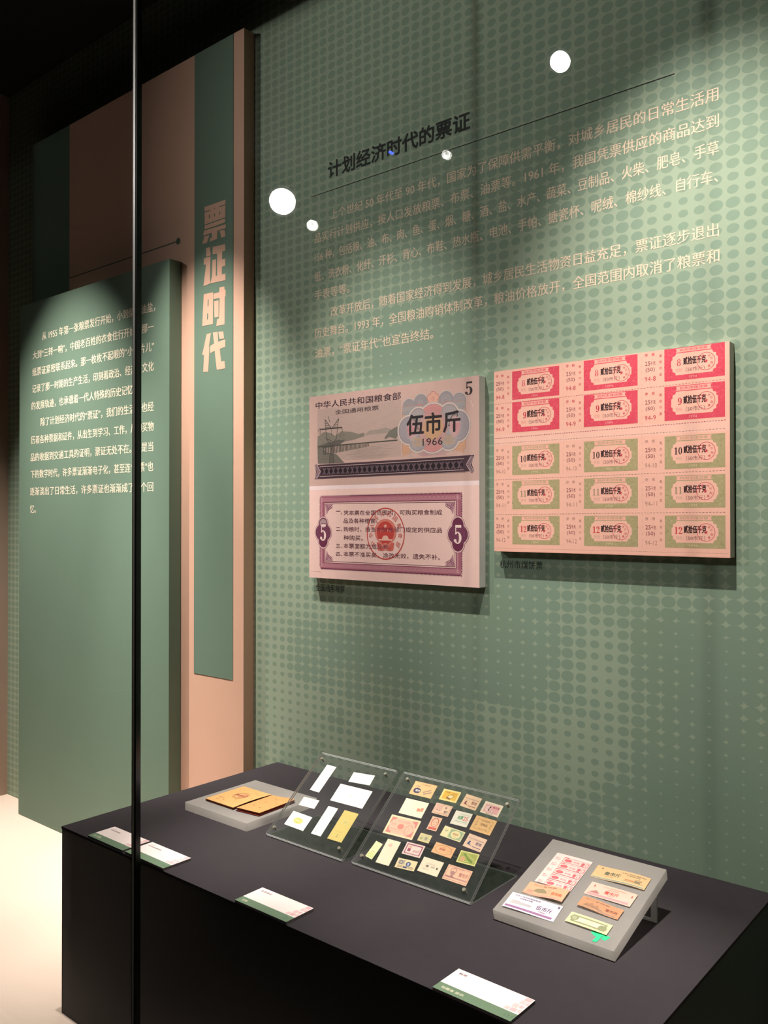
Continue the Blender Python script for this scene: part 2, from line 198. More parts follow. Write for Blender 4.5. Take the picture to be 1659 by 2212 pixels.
    def ring(s, cx, cy, rx, ry, wd, c, n=28, up=1, a0=0, a1=360):
        M = mat(c) if isinstance(c, str) else c; s.mic += 1
        k = max(3, int(n*abs(a1-a0)/360)); ts = [math.radians(a0+(a1-a0)*i/k) for i in range(k+1)]
        vs = [s.P(cx+(rx-wd)*math.cos(t), cy+(ry-wd)*math.sin(t)) for t in ts] + [s.P(cx+rx*math.cos(t), cy+ry*math.sin(t)) for t in ts]
        s.add(vs, [(i, k+1+i, k+2+i, i+1) for i in range(k)], M); s.k += up
    def text(s, t, x, y, wd, h, c, bold=0, rot=0, up=1):
        """fit the string into the box x..x+wd, y..y+h, turned about the box centre"""
        vs, fs, x0, x1, y0, y1 = glyph(t, bold); M = mat(c) if isinstance(c, str) else c
        cx, cy = x+wd/2, y+h/2; ca, sa = math.cos(math.radians(rot)), math.sin(math.radians(rot)); out = []
        for a, b in vs:
            X = x + (a-x0)/(x1-x0)*wd - cx; Y = y + ((b-y0)/(y1-y0)*h if y1-y0 > 1e-6 else 0) - cy
            out.append(s.P(cx+X*ca-Y*sa, cy+X*sa+Y*ca))
        s.add(out, fs, M)
        if bold > .012:
            e = bold*h*.9
            for i_, (dx, dy) in enumerate(((e, 0), (-e, 0), (0, e*.7), (0, -e*.7)) if bold < .03 else ((e, 0), (-e, 0), (0, e), (0, -e), (e*.7, e*.7), (-e*.7, e*.7), (e*.7, -e*.7), (-e*.7, -e*.7))): s.add([tuple(a_+b_ for a_, b_ in zip(q, (dx*s.sc, dy*s.sc, (i_+1)*3e-7))) for q in out], fs, M)
        s.k += up
    def vring(s, cx, cy, rx, ry, ix, iy, c, a0=0, a1=360, n=26):
        M = mat(c) if isinstance(c, str) else c; s.mic += 1
        k = max(4, int(n*abs(a1-a0)/360)); ts = [math.radians(a0+(a1-a0)*i/k) for i in range(k+1)]
        vs = [s.P(cx+ix*math.cos(t), cy+iy*math.sin(t)) for t in ts] + [s.P(cx+rx*math.cos(t), cy+ry*math.sin(t)) for t in ts]
        fs = [(i, k+1+i, k+2+i, i+1) for i in range(k)]
        s.add(vs, fs if a1 > a0 else [f[::-1] for f in fs], M)
    def serif(s, t, x, y, w, h, c):
        """bold numerals with serifs and thick and thin strokes"""
        n = len(t); cw = w/n
        for i, ch in enumerate(t):
            X = lambda a: x+i*cw+(.06+a*.88)*cw
            Y = lambda b: y+b*h
            R = lambda a: a*.88*cw
            if ch == '1':
                s.rect(X(.36), Y(.05), X(.68), Y(.98), c, 0); s.rect(X(.08), Y(0), X(.96), Y(.06), c, 0); s.poly([(X(.68), Y(1)), (X(.08), Y(.86)), (X(.08), Y(.8)), (X(.36), Y(.84)), (X(.68), Y(.9))], c, 0)
            elif ch == '0': s.vring(X(.5), Y(.5), R(.5), .5*h, R(.19), .44*h, c)
            elif ch == '8': s.vring(X(.5), Y(.74), R(.42), .26*h, R(.19), .2*h, c); s.vring(X(.5), Y(.27), R(.5), .27*h, R(.22), .2*h, c)
            elif ch == '9':
                s.vring(X(.46), Y(.67), R(.46), .33*h, R(.17), .27*h, c); s.vring(X(.36), Y(.55), R(.6), .55*h, R(.3), .49*h, c, -75, 20); s.disc(X(.24), Y(.12), R(.2), .1*h, c, 12, 0)
            elif ch == '2':
                s.vring(X(.45), Y(.72), R(.48), .28*h, R(.18), .22*h, c, -35, 170); s.disc(X(.18), Y(.72), R(.16), .09*h, c, 12, 0)
                s.poly([(X(.88), Y(.6)), (X(.6), Y(.56)), (X(.02), Y(.04)), (X(.02), Y(0)), (X(.22), Y(.12))], c, 0); s.poly([(X(.02), Y(0)), (X(.94), Y(0)), (X(1), Y(.24)), (X(.94), Y(.24)), (X(.8), Y(.14)), (X(.1), Y(.14))], c, 0)
            elif ch == '5':
                s.rect(X(.18), Y(.86), X(.92), Y(1), c, 0); s.rect(X(.18), Y(.5), X(.28), Y(.9), c, 0)
                s.vring(X(.46), Y(.32), R(.5), .32*h, R(.18), .26*h, c, -160, 135); s.disc(X(.16), Y(.17), R(.17), .09*h, c, 12, 0)
        s.k += 1
    def line_text(s, t, x0, x1, yc, em, c, bold=0):
        """a text line whose ink runs from x0 to x1; em keeps one size from line to line"""
        vs, fs, a0, a1, b0, b1 = glyph(t, bold); M = mat(c) if isinstance(c, str) else c
        k = (x1-x0)/(a1-a0)
        for dx in ((0,) if not bold else (-bold, bold)):
            s.mic += 1; s.add([s.P(x0+(a-a0+dx)*k, yc+(b-.36)*em) for a, b in vs], fs, M)
WALLM = lambda x, y, z: Matrix(((1,0,0,x),(0,0,-1,y),(0,1,0,z),(0,0,0,1)))   # local x right, y up, z towards the room
def tilt(x, y, z, deg, rz=0): return Matrix.Translation((x, y, z)) @ Matrix.Rotation(math.radians(deg), 4, 'X') @ Matrix.Rotation(math.radians(rz), 4, 'Z')

# ------------------------------------------------------------------ structure
def mat_halftone():
    M = bpy.data.materials.new('halftone_print'); M.use_nodes = True; nt = M.node_tree; N = nt.nodes.new; Lk = nt.links.new; b = nt.nodes['Principled BSDF']
    tc = N('ShaderNodeTexCoord'); sp = N('ShaderNodeSeparateXYZ'); Lk(tc.outputs['Object'], sp.inputs[0])
    def mt(op, a, bb=None):
        k = N('ShaderNodeMath'); k.operation = op
        for i, v in enumerate((a, bb)):
            if v is None: continue
            if isinstance(v, (int, float)): k.inputs[i].default_value = v
            else: Lk(v, k.inputs[i])
        return k.outputs[0]
    fx = mt('SUBTRACT', mt('FRACT', mt('DIVIDE', sp.outputs[0], PX)), .5); fy = mt('SUBTRACT', mt('FRACT', mt('DIVIDE', sp.outputs[1], PZ)), .5)
    d = mt('SQRT', mt('ADD', mt('MULTIPLY', fx, fx), mt('MULTIPLY', fy, fy)))
    nz = N('ShaderNodeTexNoise'); nz.inputs['Scale'].default_value = 140; Lk(tc.outputs['Object'], nz.inputs['Vector'])
    d = mt('ADD', d, mt('MULTIPLY', mt('SUBTRACT', nz.outputs['Fac'], .5), .05))
    at = N('ShaderNodeAttribute'); at.attribute_name = 'dot'
    mr = N('ShaderNodeMapRange'); Lk(mt('SUBTRACT', d, at.outputs['Fac']), mr.inputs[0]); mr.inputs[1].default_value = -.015; mr.inputs[2].default_value = .015
    mx = N('ShaderNodeMix'); mx.data_type = 'RGBA'; Lk(mr.outputs[0], mx.inputs[0])
    n2 = N('ShaderNodeTexNoise'); n2.inputs['Scale'].default_value = 5; Lk(tc.outputs['Object'], n2.inputs['Vector'])
    m2 = N('ShaderNodeMix'); m2.data_type = 'RGBA'; Lk(n2.outputs['Fac'], m2.inputs[0]); m2.inputs[6].default_value = (*lin(WALL_DARK[0]), 1); m2.inputs[7].default_value = (*lin(WALL_DARK[1]), 1)
    Lk(m2.outputs[2], mx.inputs[6]); mx.inputs[7].default_value = (*lin(WALL_LIGHT), 1)
    Lk(mx.outputs[2], b.inputs['Base Color']); b.inputs['Roughness'].default_value = .7; b.inputs['Specular IOR Level'].default_value = .25
    bp = N('ShaderNodeBump'); bp.inputs['Strength'].default_value = .08; bp.inputs['Distance'].default_value = .001
    n3 = N('ShaderNodeTexNoise'); n3.inputs['Scale'].default_value = 900; Lk(tc.outputs['Object'], n3.inputs['Vector']); Lk(n3.outputs['Fac'], bp.inputs['Height']); Lk(bp.outputs[0], b.inputs['Normal'])
    return M
PX, PZ = .02955, .02303
WALL_DARK = ('#86967f', '#809686'); WALL_LIGHT = '#9ba892'
GREEN = '#6a7f6e'; PINK = '#d9ab94'; CREAMINK = '#efdcc4'
# back wall: one quad per halftone cell so each dot has its own radius
xo = -1.6744 - 50*PX - PX/2; zo = 1.1607 - 30*PZ - PZ/2; nx, nz_ = 118, 84
pts = DATA['dots']
def rad(x, z):
    sw = sv = 0
    for a, b, r in pts:
        d2 = ((x-a)/1.0)**2 + (z-b)**2
        k = 1/(d2+.00012)**1.7; sw += k; sv += k*r
    return sv/sw
V = []; Fc = []; dots = []
for j in range(nz_+31):
    for i in range(nx+1): V.append((i*PX, j*PZ, 0))
rows = nz_+30
for j in range(rows):
    for i in range(nx):
        Fc.append((j*(nx+1)+i, j*(nx+1)+i+1, (j+1)*(nx+1)+i+1, (j+1)*(nx+1)+i))
        X, Z = xo+(i+.5)*PX, zo+(j+.5)*PZ
        h = random.uniform(-.012, .012)
        if X < -1.75 or X > -.2 or Z > 2.9 or Z < .8: dots.append(.42+h)
        else: dots.append(rad(X, Z)+h)
me = bpy.data.meshes.new('wall_back'); me.from_pydata(V, [], Fc); me.materials.append(mat_halftone())
at = me.attributes.new('dot', 'FLOAT', 'FACE'); at.data.foreach_set('value', dots)
wb = bpy.data.objects.new('wall_back', me); COL.objects.link(wb); wb.matrix_world = WALLM(xo, YW, zo); tag(wb, kind='structure')
XR = xo + nx*PX; XL = -3.133
def struct(name, boxes, M, bevel=0):
    b = MB()
    for a, c in boxes: b.box(a, c, M)
    return tag(b.build(name, bevel=bevel), kind='structure')
dark = mat('#15130f', .9, .2, 20)
struct('wall_back', [((XL-.1, YW+.001, 0), (XR+.1, YW+.1, 3.3))], mat('#3c4a3c', .8))
struct('wall_left', [((XL-.09, YG-.02, 0), (XL, YW+.0005, 3.3))], mat('#a08878', .8, .06, 12))
struct('wall_right', [((XR-.03, YG-.02, 0), (XR+.09, YW+.0005, 3.3))], mat('#6f8a70', .8, .06, 12))
struct('floor', [((XL, YG-.03, .3), (XR-.03, YW+.0005, ZF))], mat('#ead2c2', .75, .05, 4, .25, 0, .25, 120))
struct('ceiling', [((XL, YG-.02, 3.083), (XR-.03, YW+.0005, 3.2))], mat('#1c1712', .9, .2, 20))
struct('trim_1', [((XL-.09, YG-.06, 3.0), (XR+.09, YG-.02, 3.9))], dark)          # fascia over the glass
struct('trim_2', [((XL-.09, YG-.06, 0), (XR+.09, YG-.03, ZF+.004))], dark)          # base panel below the glass
struct('floor', [((-6.5, -4.6, -.06), (3.2, YG-.06, 0))], mat('#2a2622', .5, .2, 8))
struct('ceiling', [((-6.5, -4.6, 3.9), (3.2, YG-.02, 4.0))], dark)
struct('wall_front', [((-6.5, -4.7, 0), (3.2, -4.6, 3.9))], mat('#1d1b19', .9))
struct('wall_left', [((-6.6, -4.7, 0), (-6.5, YG-.02, 3.9))], mat('#1d1b19', .9))
struct('wall_right', [((3.2, -4.7, 0), (3.3, YG-.02, 3.9))], mat('#1d1b19', .9))
struct('wall_back', [((-6.5, YG-.02, 0), (XL-.09, YG+.08, 3.9)), ((XR+.09, YG-.02, 0), (3.2, YG+.08, 3.9))], mat('#1d1b19', .9))
glass = mat_glass('clear_glass', (.975, .985, .978), .032)
def mat_seal():
    M = bpy.data.materials.new('glass_edge'); M.use_nodes = True; nt = M.node_tree; nt.nodes.clear(); N = nt.nodes.new
    o = N('ShaderNodeOutputMaterial'); d = N('ShaderNodeBsdfDiffuse'); t = N('ShaderNodeBsdfTranslucent'); m1 = N('ShaderNodeMixShader'); m1.inputs[0].default_value = .6
    g = N('ShaderNodeBsdfGlossy'); g.inputs['Roughness'].default_value = .25; m2 = N('ShaderNodeMixShader'); m2.inputs[0].default_value = .25
    d.inputs[0].default_value = t.inputs[0].default_value = (.8, .77, .68, 1)
    nt.links.new(d.outputs[0], m1.inputs[1]); nt.links.new(t.outputs[0], m1.inputs[2]); nt.links.new(m1.outputs[0], m2.inputs[1]); nt.links.new(g.outputs[0], m2.inputs[2]); nt.links.new(m2.outputs[0], o.inputs[0]); return M
XJ = -1.2268
def pane(name, x0, x1):
    b = MB(); b.box((x0, YG-.0045, ZF+.004), (x1, YG+.0045, 3.083), glass); return tag(b.build(name), kind='structure')
pane('window_1', XL, XJ-.0062); pane('window_2', XJ+.0062, XR-.03)
b = MB()   # the joint between the panes: dark sealant with two polished glass edges
b.box((XJ-.0062, YG-.0046, ZF+.004), (XJ-.0036, YG+.0046, 3.083), mat('#0d0d0c', .4))
b.box((XJ-.0036, YG-.0052, ZF+.004), (XJ+.0016, YG+.0052, 3.083), mat_seal())
b.box((XJ+.0016, YG-.0046, ZF+.004), (XJ+.0062, YG+.0046, 3.083), mat('#1a1d1a', .15, .02, 60, .6))
tag(b.build('trim_3'), kind='structure')

# ------------------------------------------------------------------ lettering printed on the back wall
def wall_print(name): return Print(1, -xo, -zo, z=.0003, dz=0)
ink = mat('#e9cdb4', .7); black = mat('#1c1f1a', .7)
LINES = [("上个世纪 50 年代至 90 年代，国家为了保障供需平衡，对城乡居民的日常生活用", -1.471, -.5167, 2.2597),
 ("品实行计划供应，按人口发放粮票、布票、油票等。1961 年，我国凭票供应的商品达到", -1.5261, -.5161, 2.2112),
 ("156 种，包括粮、油、布、肉、鱼、蛋、烟、糖、酒、盐、水产、蔬菜、豆制品、火柴、肥皂、手草", -1.5261, -.5162, 2.163),
 ("纸、洗衣粉、化纤、汗衫、背心、布鞋、热水瓶、电池、手帕、搪瓷杯、呢绒、棉纱线、自行车、", -1.5261, -.518, 2.1128),
 ("手表等等。", -1.5261, -1.4068, 2.0663),
 ("改革开放后，随着国家经济得到发展，城乡居民生活物资日益充足，票证逐步退出", -1.4698, -.5167, 2.016),
 ("历史舞台。1993 年，全国粮油购销体制改革，粮油价格放开，全国范围内取消了粮票和", -1.526, -.516, 1.9693),
 ("油票，“票证年代”也宣告终结。", -1.5243, -1.1511, 1.9185)]
p = wall_print('body')
for t, a, b_, z in LINES: p.line_text(t, a, b_, z, .0272, ink, .009)
p.build('lettering', wb).location = (0, 0, 0)
p = wall_print('heading')
p.text("计划经济时代的票证", -1.479, 2.353, .4275, .0405, black, .035)
p.rect(-1.5394, 2.3205, -.5964, 2.3225, black)
p.text("全国通用粮票", -1.5225, 1.3165, .1003, .0185, black, .01)
p.text("杭州市煤饼票", -.9755, 1.3945, .1027, .0175, black, .01)
tag(p.build('lettering', wb), 'black heading, rule line and captions')

# ------------------------------------------------------------------ title board and introduction board
def lettering_board(): pass
tb = empty('title_board', 'tall pink board with a green stripe bearing the vertical white title', 'board', WALLM(-2.885, 1.55, ZF))
W_, H_, D_ = 2.885-1.7556, 2.82-ZF, .0374
gm = mat('#6a7f6e', .7, .04, 6); pk = mat(PINK, .7, .04, 6)
b = MB(); b.box((0, 0, .001), (W_, H_, D_), pk, None); b.build('panel', tb)
LX = lambda x: x+2.885
LZ = lambda z: z-ZF
b = Print(1, 0, 0, z=D_+.0006, dz=.0005)
b.rect(.0005, .0005, LX(-2.6387), H_-.0005, gm)
b.rect(LX(-1.9672), LZ(1.062), LX(-1.7985), H_-.0005, gm)
tag(b.build('printed_stripe', tb), 'flat green printed areas')
b = Print(1, 0, 0, z=D_+.0016, dz=.0)
for pl in DATA['title']: b.poly([(LX(x), LZ(z)) for x, z in pl], pk, 0)
b.z += .0004
for pl in DATA['slots']: b.poly([(LX(x), LZ(z)) for x, z in pl], gm, 0)
tag(b.build('lettering', tb), 'heavy pale title characters')
b = Print(1, 0, 0, z=D_+.0006, dz=0)
b.rect(LX(-2.6387), LZ(2.303), LX(-2.0437), LZ(2.3062), mat('#3f5442')); b.disc(LX(-2.0437), LZ(2.3046), .0095, .0095, mat('#3f5442'), 20)
tag(b.build('rule_line', tb), 'thin dark green line ending in a dot')
ib = empty('introduction_board', 'green board with eleven lines of cream text standing before the pink title board', 'board', WALLM(-2.892, 1.5126-.0015, ZF+.001))
W2, H2, D2 = 2.892-2.027, 2.24-ZF, .041
b = MB(); b.box((0, 0, 0), (W2, H2, D2), mat(GREEN, .65, .04, 6)); b.build('panel', ib, bevel=.0006)
INTRO = [("从 1955 年第一张粮票发行开始，小到柴米油盐，", -2.7379, -2.095, 2.1155), ("大到“三转一响”，中国老百姓的衣食住行开始与那一", -2.80, -2.102, 2.058),
 ("纸票证紧密联系起来。那一枚枚不起眼的“小纸片儿”", -2.8027, -2.10, 2.0005), ("记录了那一时期的生产生活，印刻着政治、经济、文化", -2.8025, -2.1017, 1.943),
 ("的发展轨迹，也承载着一代人特殊的历史记忆。", -2.8068, -2.195, 1.885), ("除了计划经济时代的“票证”，我们的生活里也经", -2.7457, -2.1013, 1.826),
 ("历着各种票据和证件，从出生到学习、工作，从购买物", -2.8094, -2.1012, 1.768), ("品的收据到交通工具的证明，票证无处不在。但是当", -2.8122, -2.1033, 1.709),
 ("下的数字时代，许多票证渐渐电子化，甚至连“钱票”也", -2.8119, -2.1031, 1.651), ("逐渐淡出了日常生活，许多票证也渐渐成了一个回", -2.8164, -2.103, 1.592), ("忆。", -2.816, -2.7763, 1.532)]
b = Print(1, 2.892, -ZF-.001, z=D2+.0003, dz=0)
for t, a, c, z in INTRO: b.line_text(t, a, c, z, .0305, mat(CREAMINK, .7), .012)
b.build('lettering', ib)

# ------------------------------------------------------------------ the pale enlarged grain ticket board
gb = empty('picture_board', 'large pale pink board showing both sides of a five-unit grain ticket', 'board', WALLM(-1.5207, YW, 1.352))
b = MB(); b.box((0, 0, .0005), (.5093, .4532, .0244), mat('#f5ece8', .8), None); b.build('panel', gb, bevel=.0005)
g = Print(.001, z=.0246, dz=.000004)
TOPB, PALE, BOTB = '#cfa9a0', '#efcfcd', '#f4cac2'
INKP, INKG, ROSE, DP = '#3d2c35', '#6d6a5e', '#ab6476', '#6e2c4a'
g.rect(0, 228.6, 509.3, 453.2, TOPB); g.rect(0, 219.2, 509.3, 228.8, '#f6dadb'); g.rect(0, 0, 509.3, 219.3, BOTB)
g.rect(28, 290, 296, 420, '#bfa198'); g.rect(22, 283, 28, 350, TOPB)
for k in range(34): g.line([(30, 296+k*3.6), (294-(k*7) % 13, 296+k*3.6)], .5, '#ab928a', 0)
g.k += 1
for k in range(420):   # faint stippled tint over the heading
    x = random.uniform(40, 292); y = 425+random.gauss(0, 9) - (x < 100)*random.uniform(0, 35); s_ = random.uniform(.5, 1.1)
    g.rect(x, y, x+s_*1.6, y+s_, random.choice(['#c07f7a', '#9a8fa0', '#c89a80']), 0)
g.k += 1
# hills, river, dam, pylon
g.poly([(28, 329), (29, 352), (50, 362), (75, 358), (88, 350), (110, 360), (140, 357), (165, 350), (183, 352), (184, 343), (150, 337), (120, 334), (100, 326), (60, 322), (40, 321)], '#857a70')
g.poly([(30, 328), (60, 334), (100, 340), (120, 337), (100, 326), (50, 321)], '#655c56')
g.poly([(183, 345), (200, 356), (225, 356), (250, 360), (265, 355), (262, 347), (220, 346)], '#a08f86')
g.poly([(246, 336), (262, 352), (285, 360), (288, 340), (280, 331), (262, 337), (248, 332)], '#787068')
g.poly([(28, 330), (30, 284), (70, 283), (120, 283), (108, 292), (92, 306), (60, 310), (45, 322)], '#756b63')
for k in range(90):
    x = random.uniform(30, 118); y = random.uniform(286, 360) if x < 100 else random.uniform(334, 358)
    if x > 60 and 300 < y < 328: continue
    g.line([(x, y), (x+random.uniform(2, 7), y+random.uniform(-2, 2))], .7, '#5a574d', 0)
g.k += 1
for k in range(26): g.line([(120+random.uniform(0, 60), 288+k*1.2), (200+random.uniform(0, 80), 288+k*1.3)], .4, '#93857a', 0)
g.k += 1
g.line([(30, 326), (150, 327), (285, 328)], 3, '#4d4a42')
for k in range(34):
    x = 48+k*5.6*(1-k*.006); h0 = 20-k*.42
    g.poly([(x, 325), (x+3.4-k*.05, 325.4), (x+4.4-k*.05, 325-h0), (x+1, 325-h0)], '#4f4b43', 0)
g.k += 1
for a in ([(38, 369), (112, 369)],): g.line(a, 3, '#3c3733')
g.line([(38, 369), (37, 358)], 1.4, '#3c3733', 0); g.line([(112, 369), (112.5, 357)], 1.4, '#3c3733', 0); g.line([(76, 368), (77, 352)], 1.2, '#3c3733', 0)
for a in ([(54, 393), (57, 368), (59, 345), (73, 330)], [(54, 393), (77, 369)], [(101, 392), (96, 369), (94, 345), (80, 330)], [(101, 392), (78, 370)], [(60, 345), (77, 338)], [(73, 332), (69, 284)], [(80, 332), (84, 284)], [(30, 365), (38, 372)], [(66, 400), (70, 385)]): g.line(a, 1.6, '#4a443f', 0)
for k in range(4): g.line([(54.6+k*.8, 388-k*5), (60+k*4.6, 388-k*5.2)], 1.2, '#3c3733', 0); g.line([(100-k*.9, 387-k*5), (95-k*4.4, 387-k*5.2)], 1.2, '#3c3733', 0)
for k in range(10): g.line([(72-k*.3, 326-k*4.3), (81+k*.3, 322-k*4.3)], .9, '#4a443f', 0); g.line([(81+k*.3, 326-k*4.3), (72-k*.3, 322-k*4.3)], .9, '#4a443f', 0)
g.k += 1
g.text("中华人民共和国粮食部", 22.5, 421, 272.5, 17, INKP, .026)
g.text("全国通用粮票", 88.5, 402.2, 140, 11, INKP, .016)
# rosette on the right
g.rect(300, 300, 474.5, 398, '#d6a184')
for cx, cy, r in ((318, 402, 18), (352, 408, 20), (422, 408, 20), (457, 402, 19)):
    g.disc(cx, cy, r+2, r+2, '#c9b3ad', 22, 0)
g.k += 1
for cx, cy, r in ((318, 402, 18), (352, 408, 20), (422, 408, 20), (457, 402, 19)):
    g.disc(cx, cy, r, r, '#9a8f93', 22, 0)
    for q in range(1, 6): g.ring(cx, cy, r*q/6, r*q/6, .6, '#c4b0ae', 20, 0)
g.k += 1
g.rect(300, 384, 474.5, 402, '#a59a9a')
for j in range(16):
    for i in range(25):
        x, y = 301.5+i*7.1, 304+j*5.6
        if x > 470: continue
        g.ring(x, y, 3, 4, .7, '#b5785f' if y < 378 else '#7f8593', 8, 0, 0, 180)
g.k += 1
g.frame(299.5, 298, 475, 404, 1.2, '#b98c7c')
for i in range(12):
    x = 303+i*5 if i < 6 else 440+(i-6)*5.8
    g.disc(x, 299, 2.6, 10-(i % 6 if i < 6 else 11-i)*1.4, '#cf9c80', 10, 0)
g.k += 1
for i in range(44):    # sun rays under the medallion
    a = math.radians(215+i*2.55); g.line([(386+38*math.cos(a), 345+48*math.sin(a)), (386+62*math.cos(a)*1.15, max(287, 345+64*math.sin(a)))], .9, '#c4798a' if i % 3 else '#8f8e9e', 0)
g.k += 1
for cx, cy in ((348, 393), (425, 393)):
    for r in (13, 9.5, 6, 3): g.ring(cx, cy, r, r, 1.2, '#c77b7c', 18, 0)
    g.k += 1
for k in range(5):
    a = math.radians(90+72*k); g.disc(387+9.5*math.cos(a), 414+9.5*math.sin(a), 8, 8, '#b56f68', 16, 0)
g.k += 1
for k in range(5):
    a = math.radians(90+72*k); g.disc(387+9.5*math.cos(a), 414+9.5*math.sin(a), 6.8, 6.8, '#dfa695', 16, 0)
g.k += 1
g.disc(387, 414, 5, 5, '#dfa695'); g.ring(387, 414, 4, 4, 1, '#b56f68', 14)
LOB = [(386, 349, 45, 53), (318, 349, 28, 30), (456, 349, 27, 32), (345, 372, 24, 24), (430, 374, 24, 24), (345, 324, 25, 24), (430, 324, 25, 24)]
for gr, c in ((5.2, '#a9a2a4'), (4, '#dcc5bb'), (1.6, '#a98f8c')):
    for cx, cy, rx, ry in LOB: g.disc(cx, cy, rx+gr, ry+gr, c, 30, 0)
    g.k += 1
for (cx, cy, rx, ry), c in zip(LOB, ('#d08c8a', '#988f97', '#988f97', '#a0979b', '#a0979b', '#9d949a', '#9d949a')): g.disc(cx, cy, rx, ry, c, 30, 0 if c != '#9a9aa8x' else 1); g.k += .3
g.k = int(g.k)+1
g.disc(386, 349, 39, 40, '#c98f8f', 30)
g.disc(386, 351, 30, 28, '#cfa079', 30); g.disc(328, 349, 14, 20, '#c98088', 20, 0); g.disc(446, 349, 14, 22, '#c98088', 20)
for cx, cy, rx, ry in LOB:
    for q in range(2, 9): g.ring(cx, cy, rx*q/9, ry*q/9, .7, '#bb8584' if cx == 386 else '#c0a8a6', 22, 0)
g.k += 1
for i in range(36):
    a = math.radians(i*10)
    for cx in (328, 446): g.line([(cx+7*math.cos(a), 349+10*math.sin(a)), (cx+17*math.cos(a), 349+25*math.sin(a))], .6, '#d7b5ae', 0)
g.k += 1
for i in range(60):
    a = math.radians(i*6)
    g.line([(386+20*math.cos(a), 349+24*math.sin(a)), (386+42*math.cos(a+.25), 349+46*math.sin(a+.25))], .5, '#c9977f' if i % 2 else '#a9888c', 0)
for cx, cy in ((345, 324), (430, 324)):
    for q in range(7): g.ring(cx-10+q*3.4, cy-4, 7, 9, .7, '#d0a268', 12, 0)
for cx, cy in ((345, 372), (430, 374), (345, 324), (430, 324)):
    for i in range(20):
        a = math.radians(i*18); g.line([(cx+10*math.cos(a), cy+10*math.sin(a)), (cx+21*math.cos(a+.3), cy+21*math.sin(a+.3))], .5, '#c7b2ae', 0)
g.k += 4
g.text("伍市斤", 313, 337, 147, 46, '#2b2226', .03)
g.text("1966", 358, 310.6, 55.5, 16.6, '#2b2226', .008)
g.serif("5", 471.6, 413.9, 23, 28.6, '#352a2e')
# ribbon
for x in (330, 424): g.ring(x, 298, 9, 12, 2, '#a8a3a3', 14, 0, 20, 260)
g.k += 1
def ribbon(y0, y1, c): g.poly([(18.5, y0+(283-283)), (18.5, y1), (496.5, y1+3), (491, (y0+y1)/2+2), (496.5, y0+4), (497, y0+4)][:0] or [(18.5, y0), (24, (y0+y1)/2), (18.5, y1), (496.5, y1+3), (490, (y0+y1)/2+2), (496.5, y0+3.5)], c)
ribbon(246, 281, '#4d3640')
g.rect(42, 253.5, 462, 275.3, '#2c1c25')
for y in (252.2, 276.2): g.line([(36, y), (470, y+.9)], 1.3, '#c7a6a4', 0)
for i in range(150):
    x = 38+i*2.93; g.line([(x, 246.5), (x+1.2, 250.5)], .9, '#3f2c36', 0); g.line([(x, 278.5), (x+1.2, 282.5)], .9, '#3f2c36', 0)
g.k += 1
for i in range(27):
    x = 46+i*15.6
    for a, b_ in (((x, 256), (x+12, 272.5)), ((x, 272.5), (x+12, 256)), ((x+3, 256), (x+6, 261)), ((x+9, 256), (x+6, 261)), ((x+3, 272.5), (x+6, 267.5)), ((x+9, 272.5), (x+6, 267.5))): g.line([a, b_], .8, '#977a84', 0)
    g.disc(x+14, 264.2, 2.4, 4.4, '#1d1419', 10, 0)
g.k += 1
for X, sg in ((22, 1), (493, -1)):
    g.line([(X, 247), (X+sg*6, 252), (X+sg*13, 264), (X+sg*6, 276), (X, 281)], 7, '#8a6f78', 1); g.line([(X+sg*5, 248), (X+sg*17, 264), (X+sg*5, 281)], 1.3, '#cfb0ae', 0); g.line([(X-sg*2, 250), (X+sg*7, 264), (X-sg*2, 278)], 1.2, '#cfb0ae', 1)
g.line([(436, 0+404), (0+452, 388)], .3, TOPB); g.line([(487, 402), (494, 387)], .8, '#f3d9cf')
# back of the ticket
g.frame(38.6, 24.9, 462.8, 202, 14.5, ROSE)
for i in range(118):
    x = 40+i*3.6
    g.poly([(x, 201.5), (x+1.8, 206), (x+3.2, 201.5)], DP if i > 26 else '#c08f98', 0); g.poly([(x, 25.2), (x+3.2, 25.2), (x+1.8, 20.5)], DP, 0)
    g.line([(x, 189.5), (x+3.4, 193.5), (x+1, 198)], .9, '#d9a8ab', 0); g.line([(x, 28), (x+3.4, 32), (x+1, 37)], .9, '#d9a8ab', 0)
for i in range(48):
    y = 28+i*3.6
    g.poly([(38.8, y), (38.8, y+3.2), (34.8, y+1.6)], '#a06a7c', 0); g.poly([(462.6, y), (466.6, y+1.6), (462.6, y+3.2)], DP, 0)
    for xx in (43, 453): g.line([(xx-3, y), (xx+2, y+2), (xx-2, y+4)], .9, '#d9a8ab', 0)
g.k += 1
g.frame(50.5, 38.2, 450.3, 188, 1.2, DP); g.frame(54.5, 42, 446.4, 184.2, 1, DP)
g.line([(40, 203), (460, 203)], 1, DP, 0); g.line([(40, 24), (460, 24)], 1.2, DP, 1)
for cx, sx in ((56, 1), (445, -1)):
    for cy, sy in ((44, 1), (182.5, -1)):
        g.poly([(cx, cy), (cx+sx*26, cy), (cx+sx*13, cy+sy*10), (cx+sx*4, cy+sy*26)][::1], '#b98593', 1)
        for q in range(5): g.ring(cx+sx*(5+q*4), cy+sy*(5+((q*7) % 9)), 3.2, 3.2, 1, DP, 10, 0)
        g.k += 1
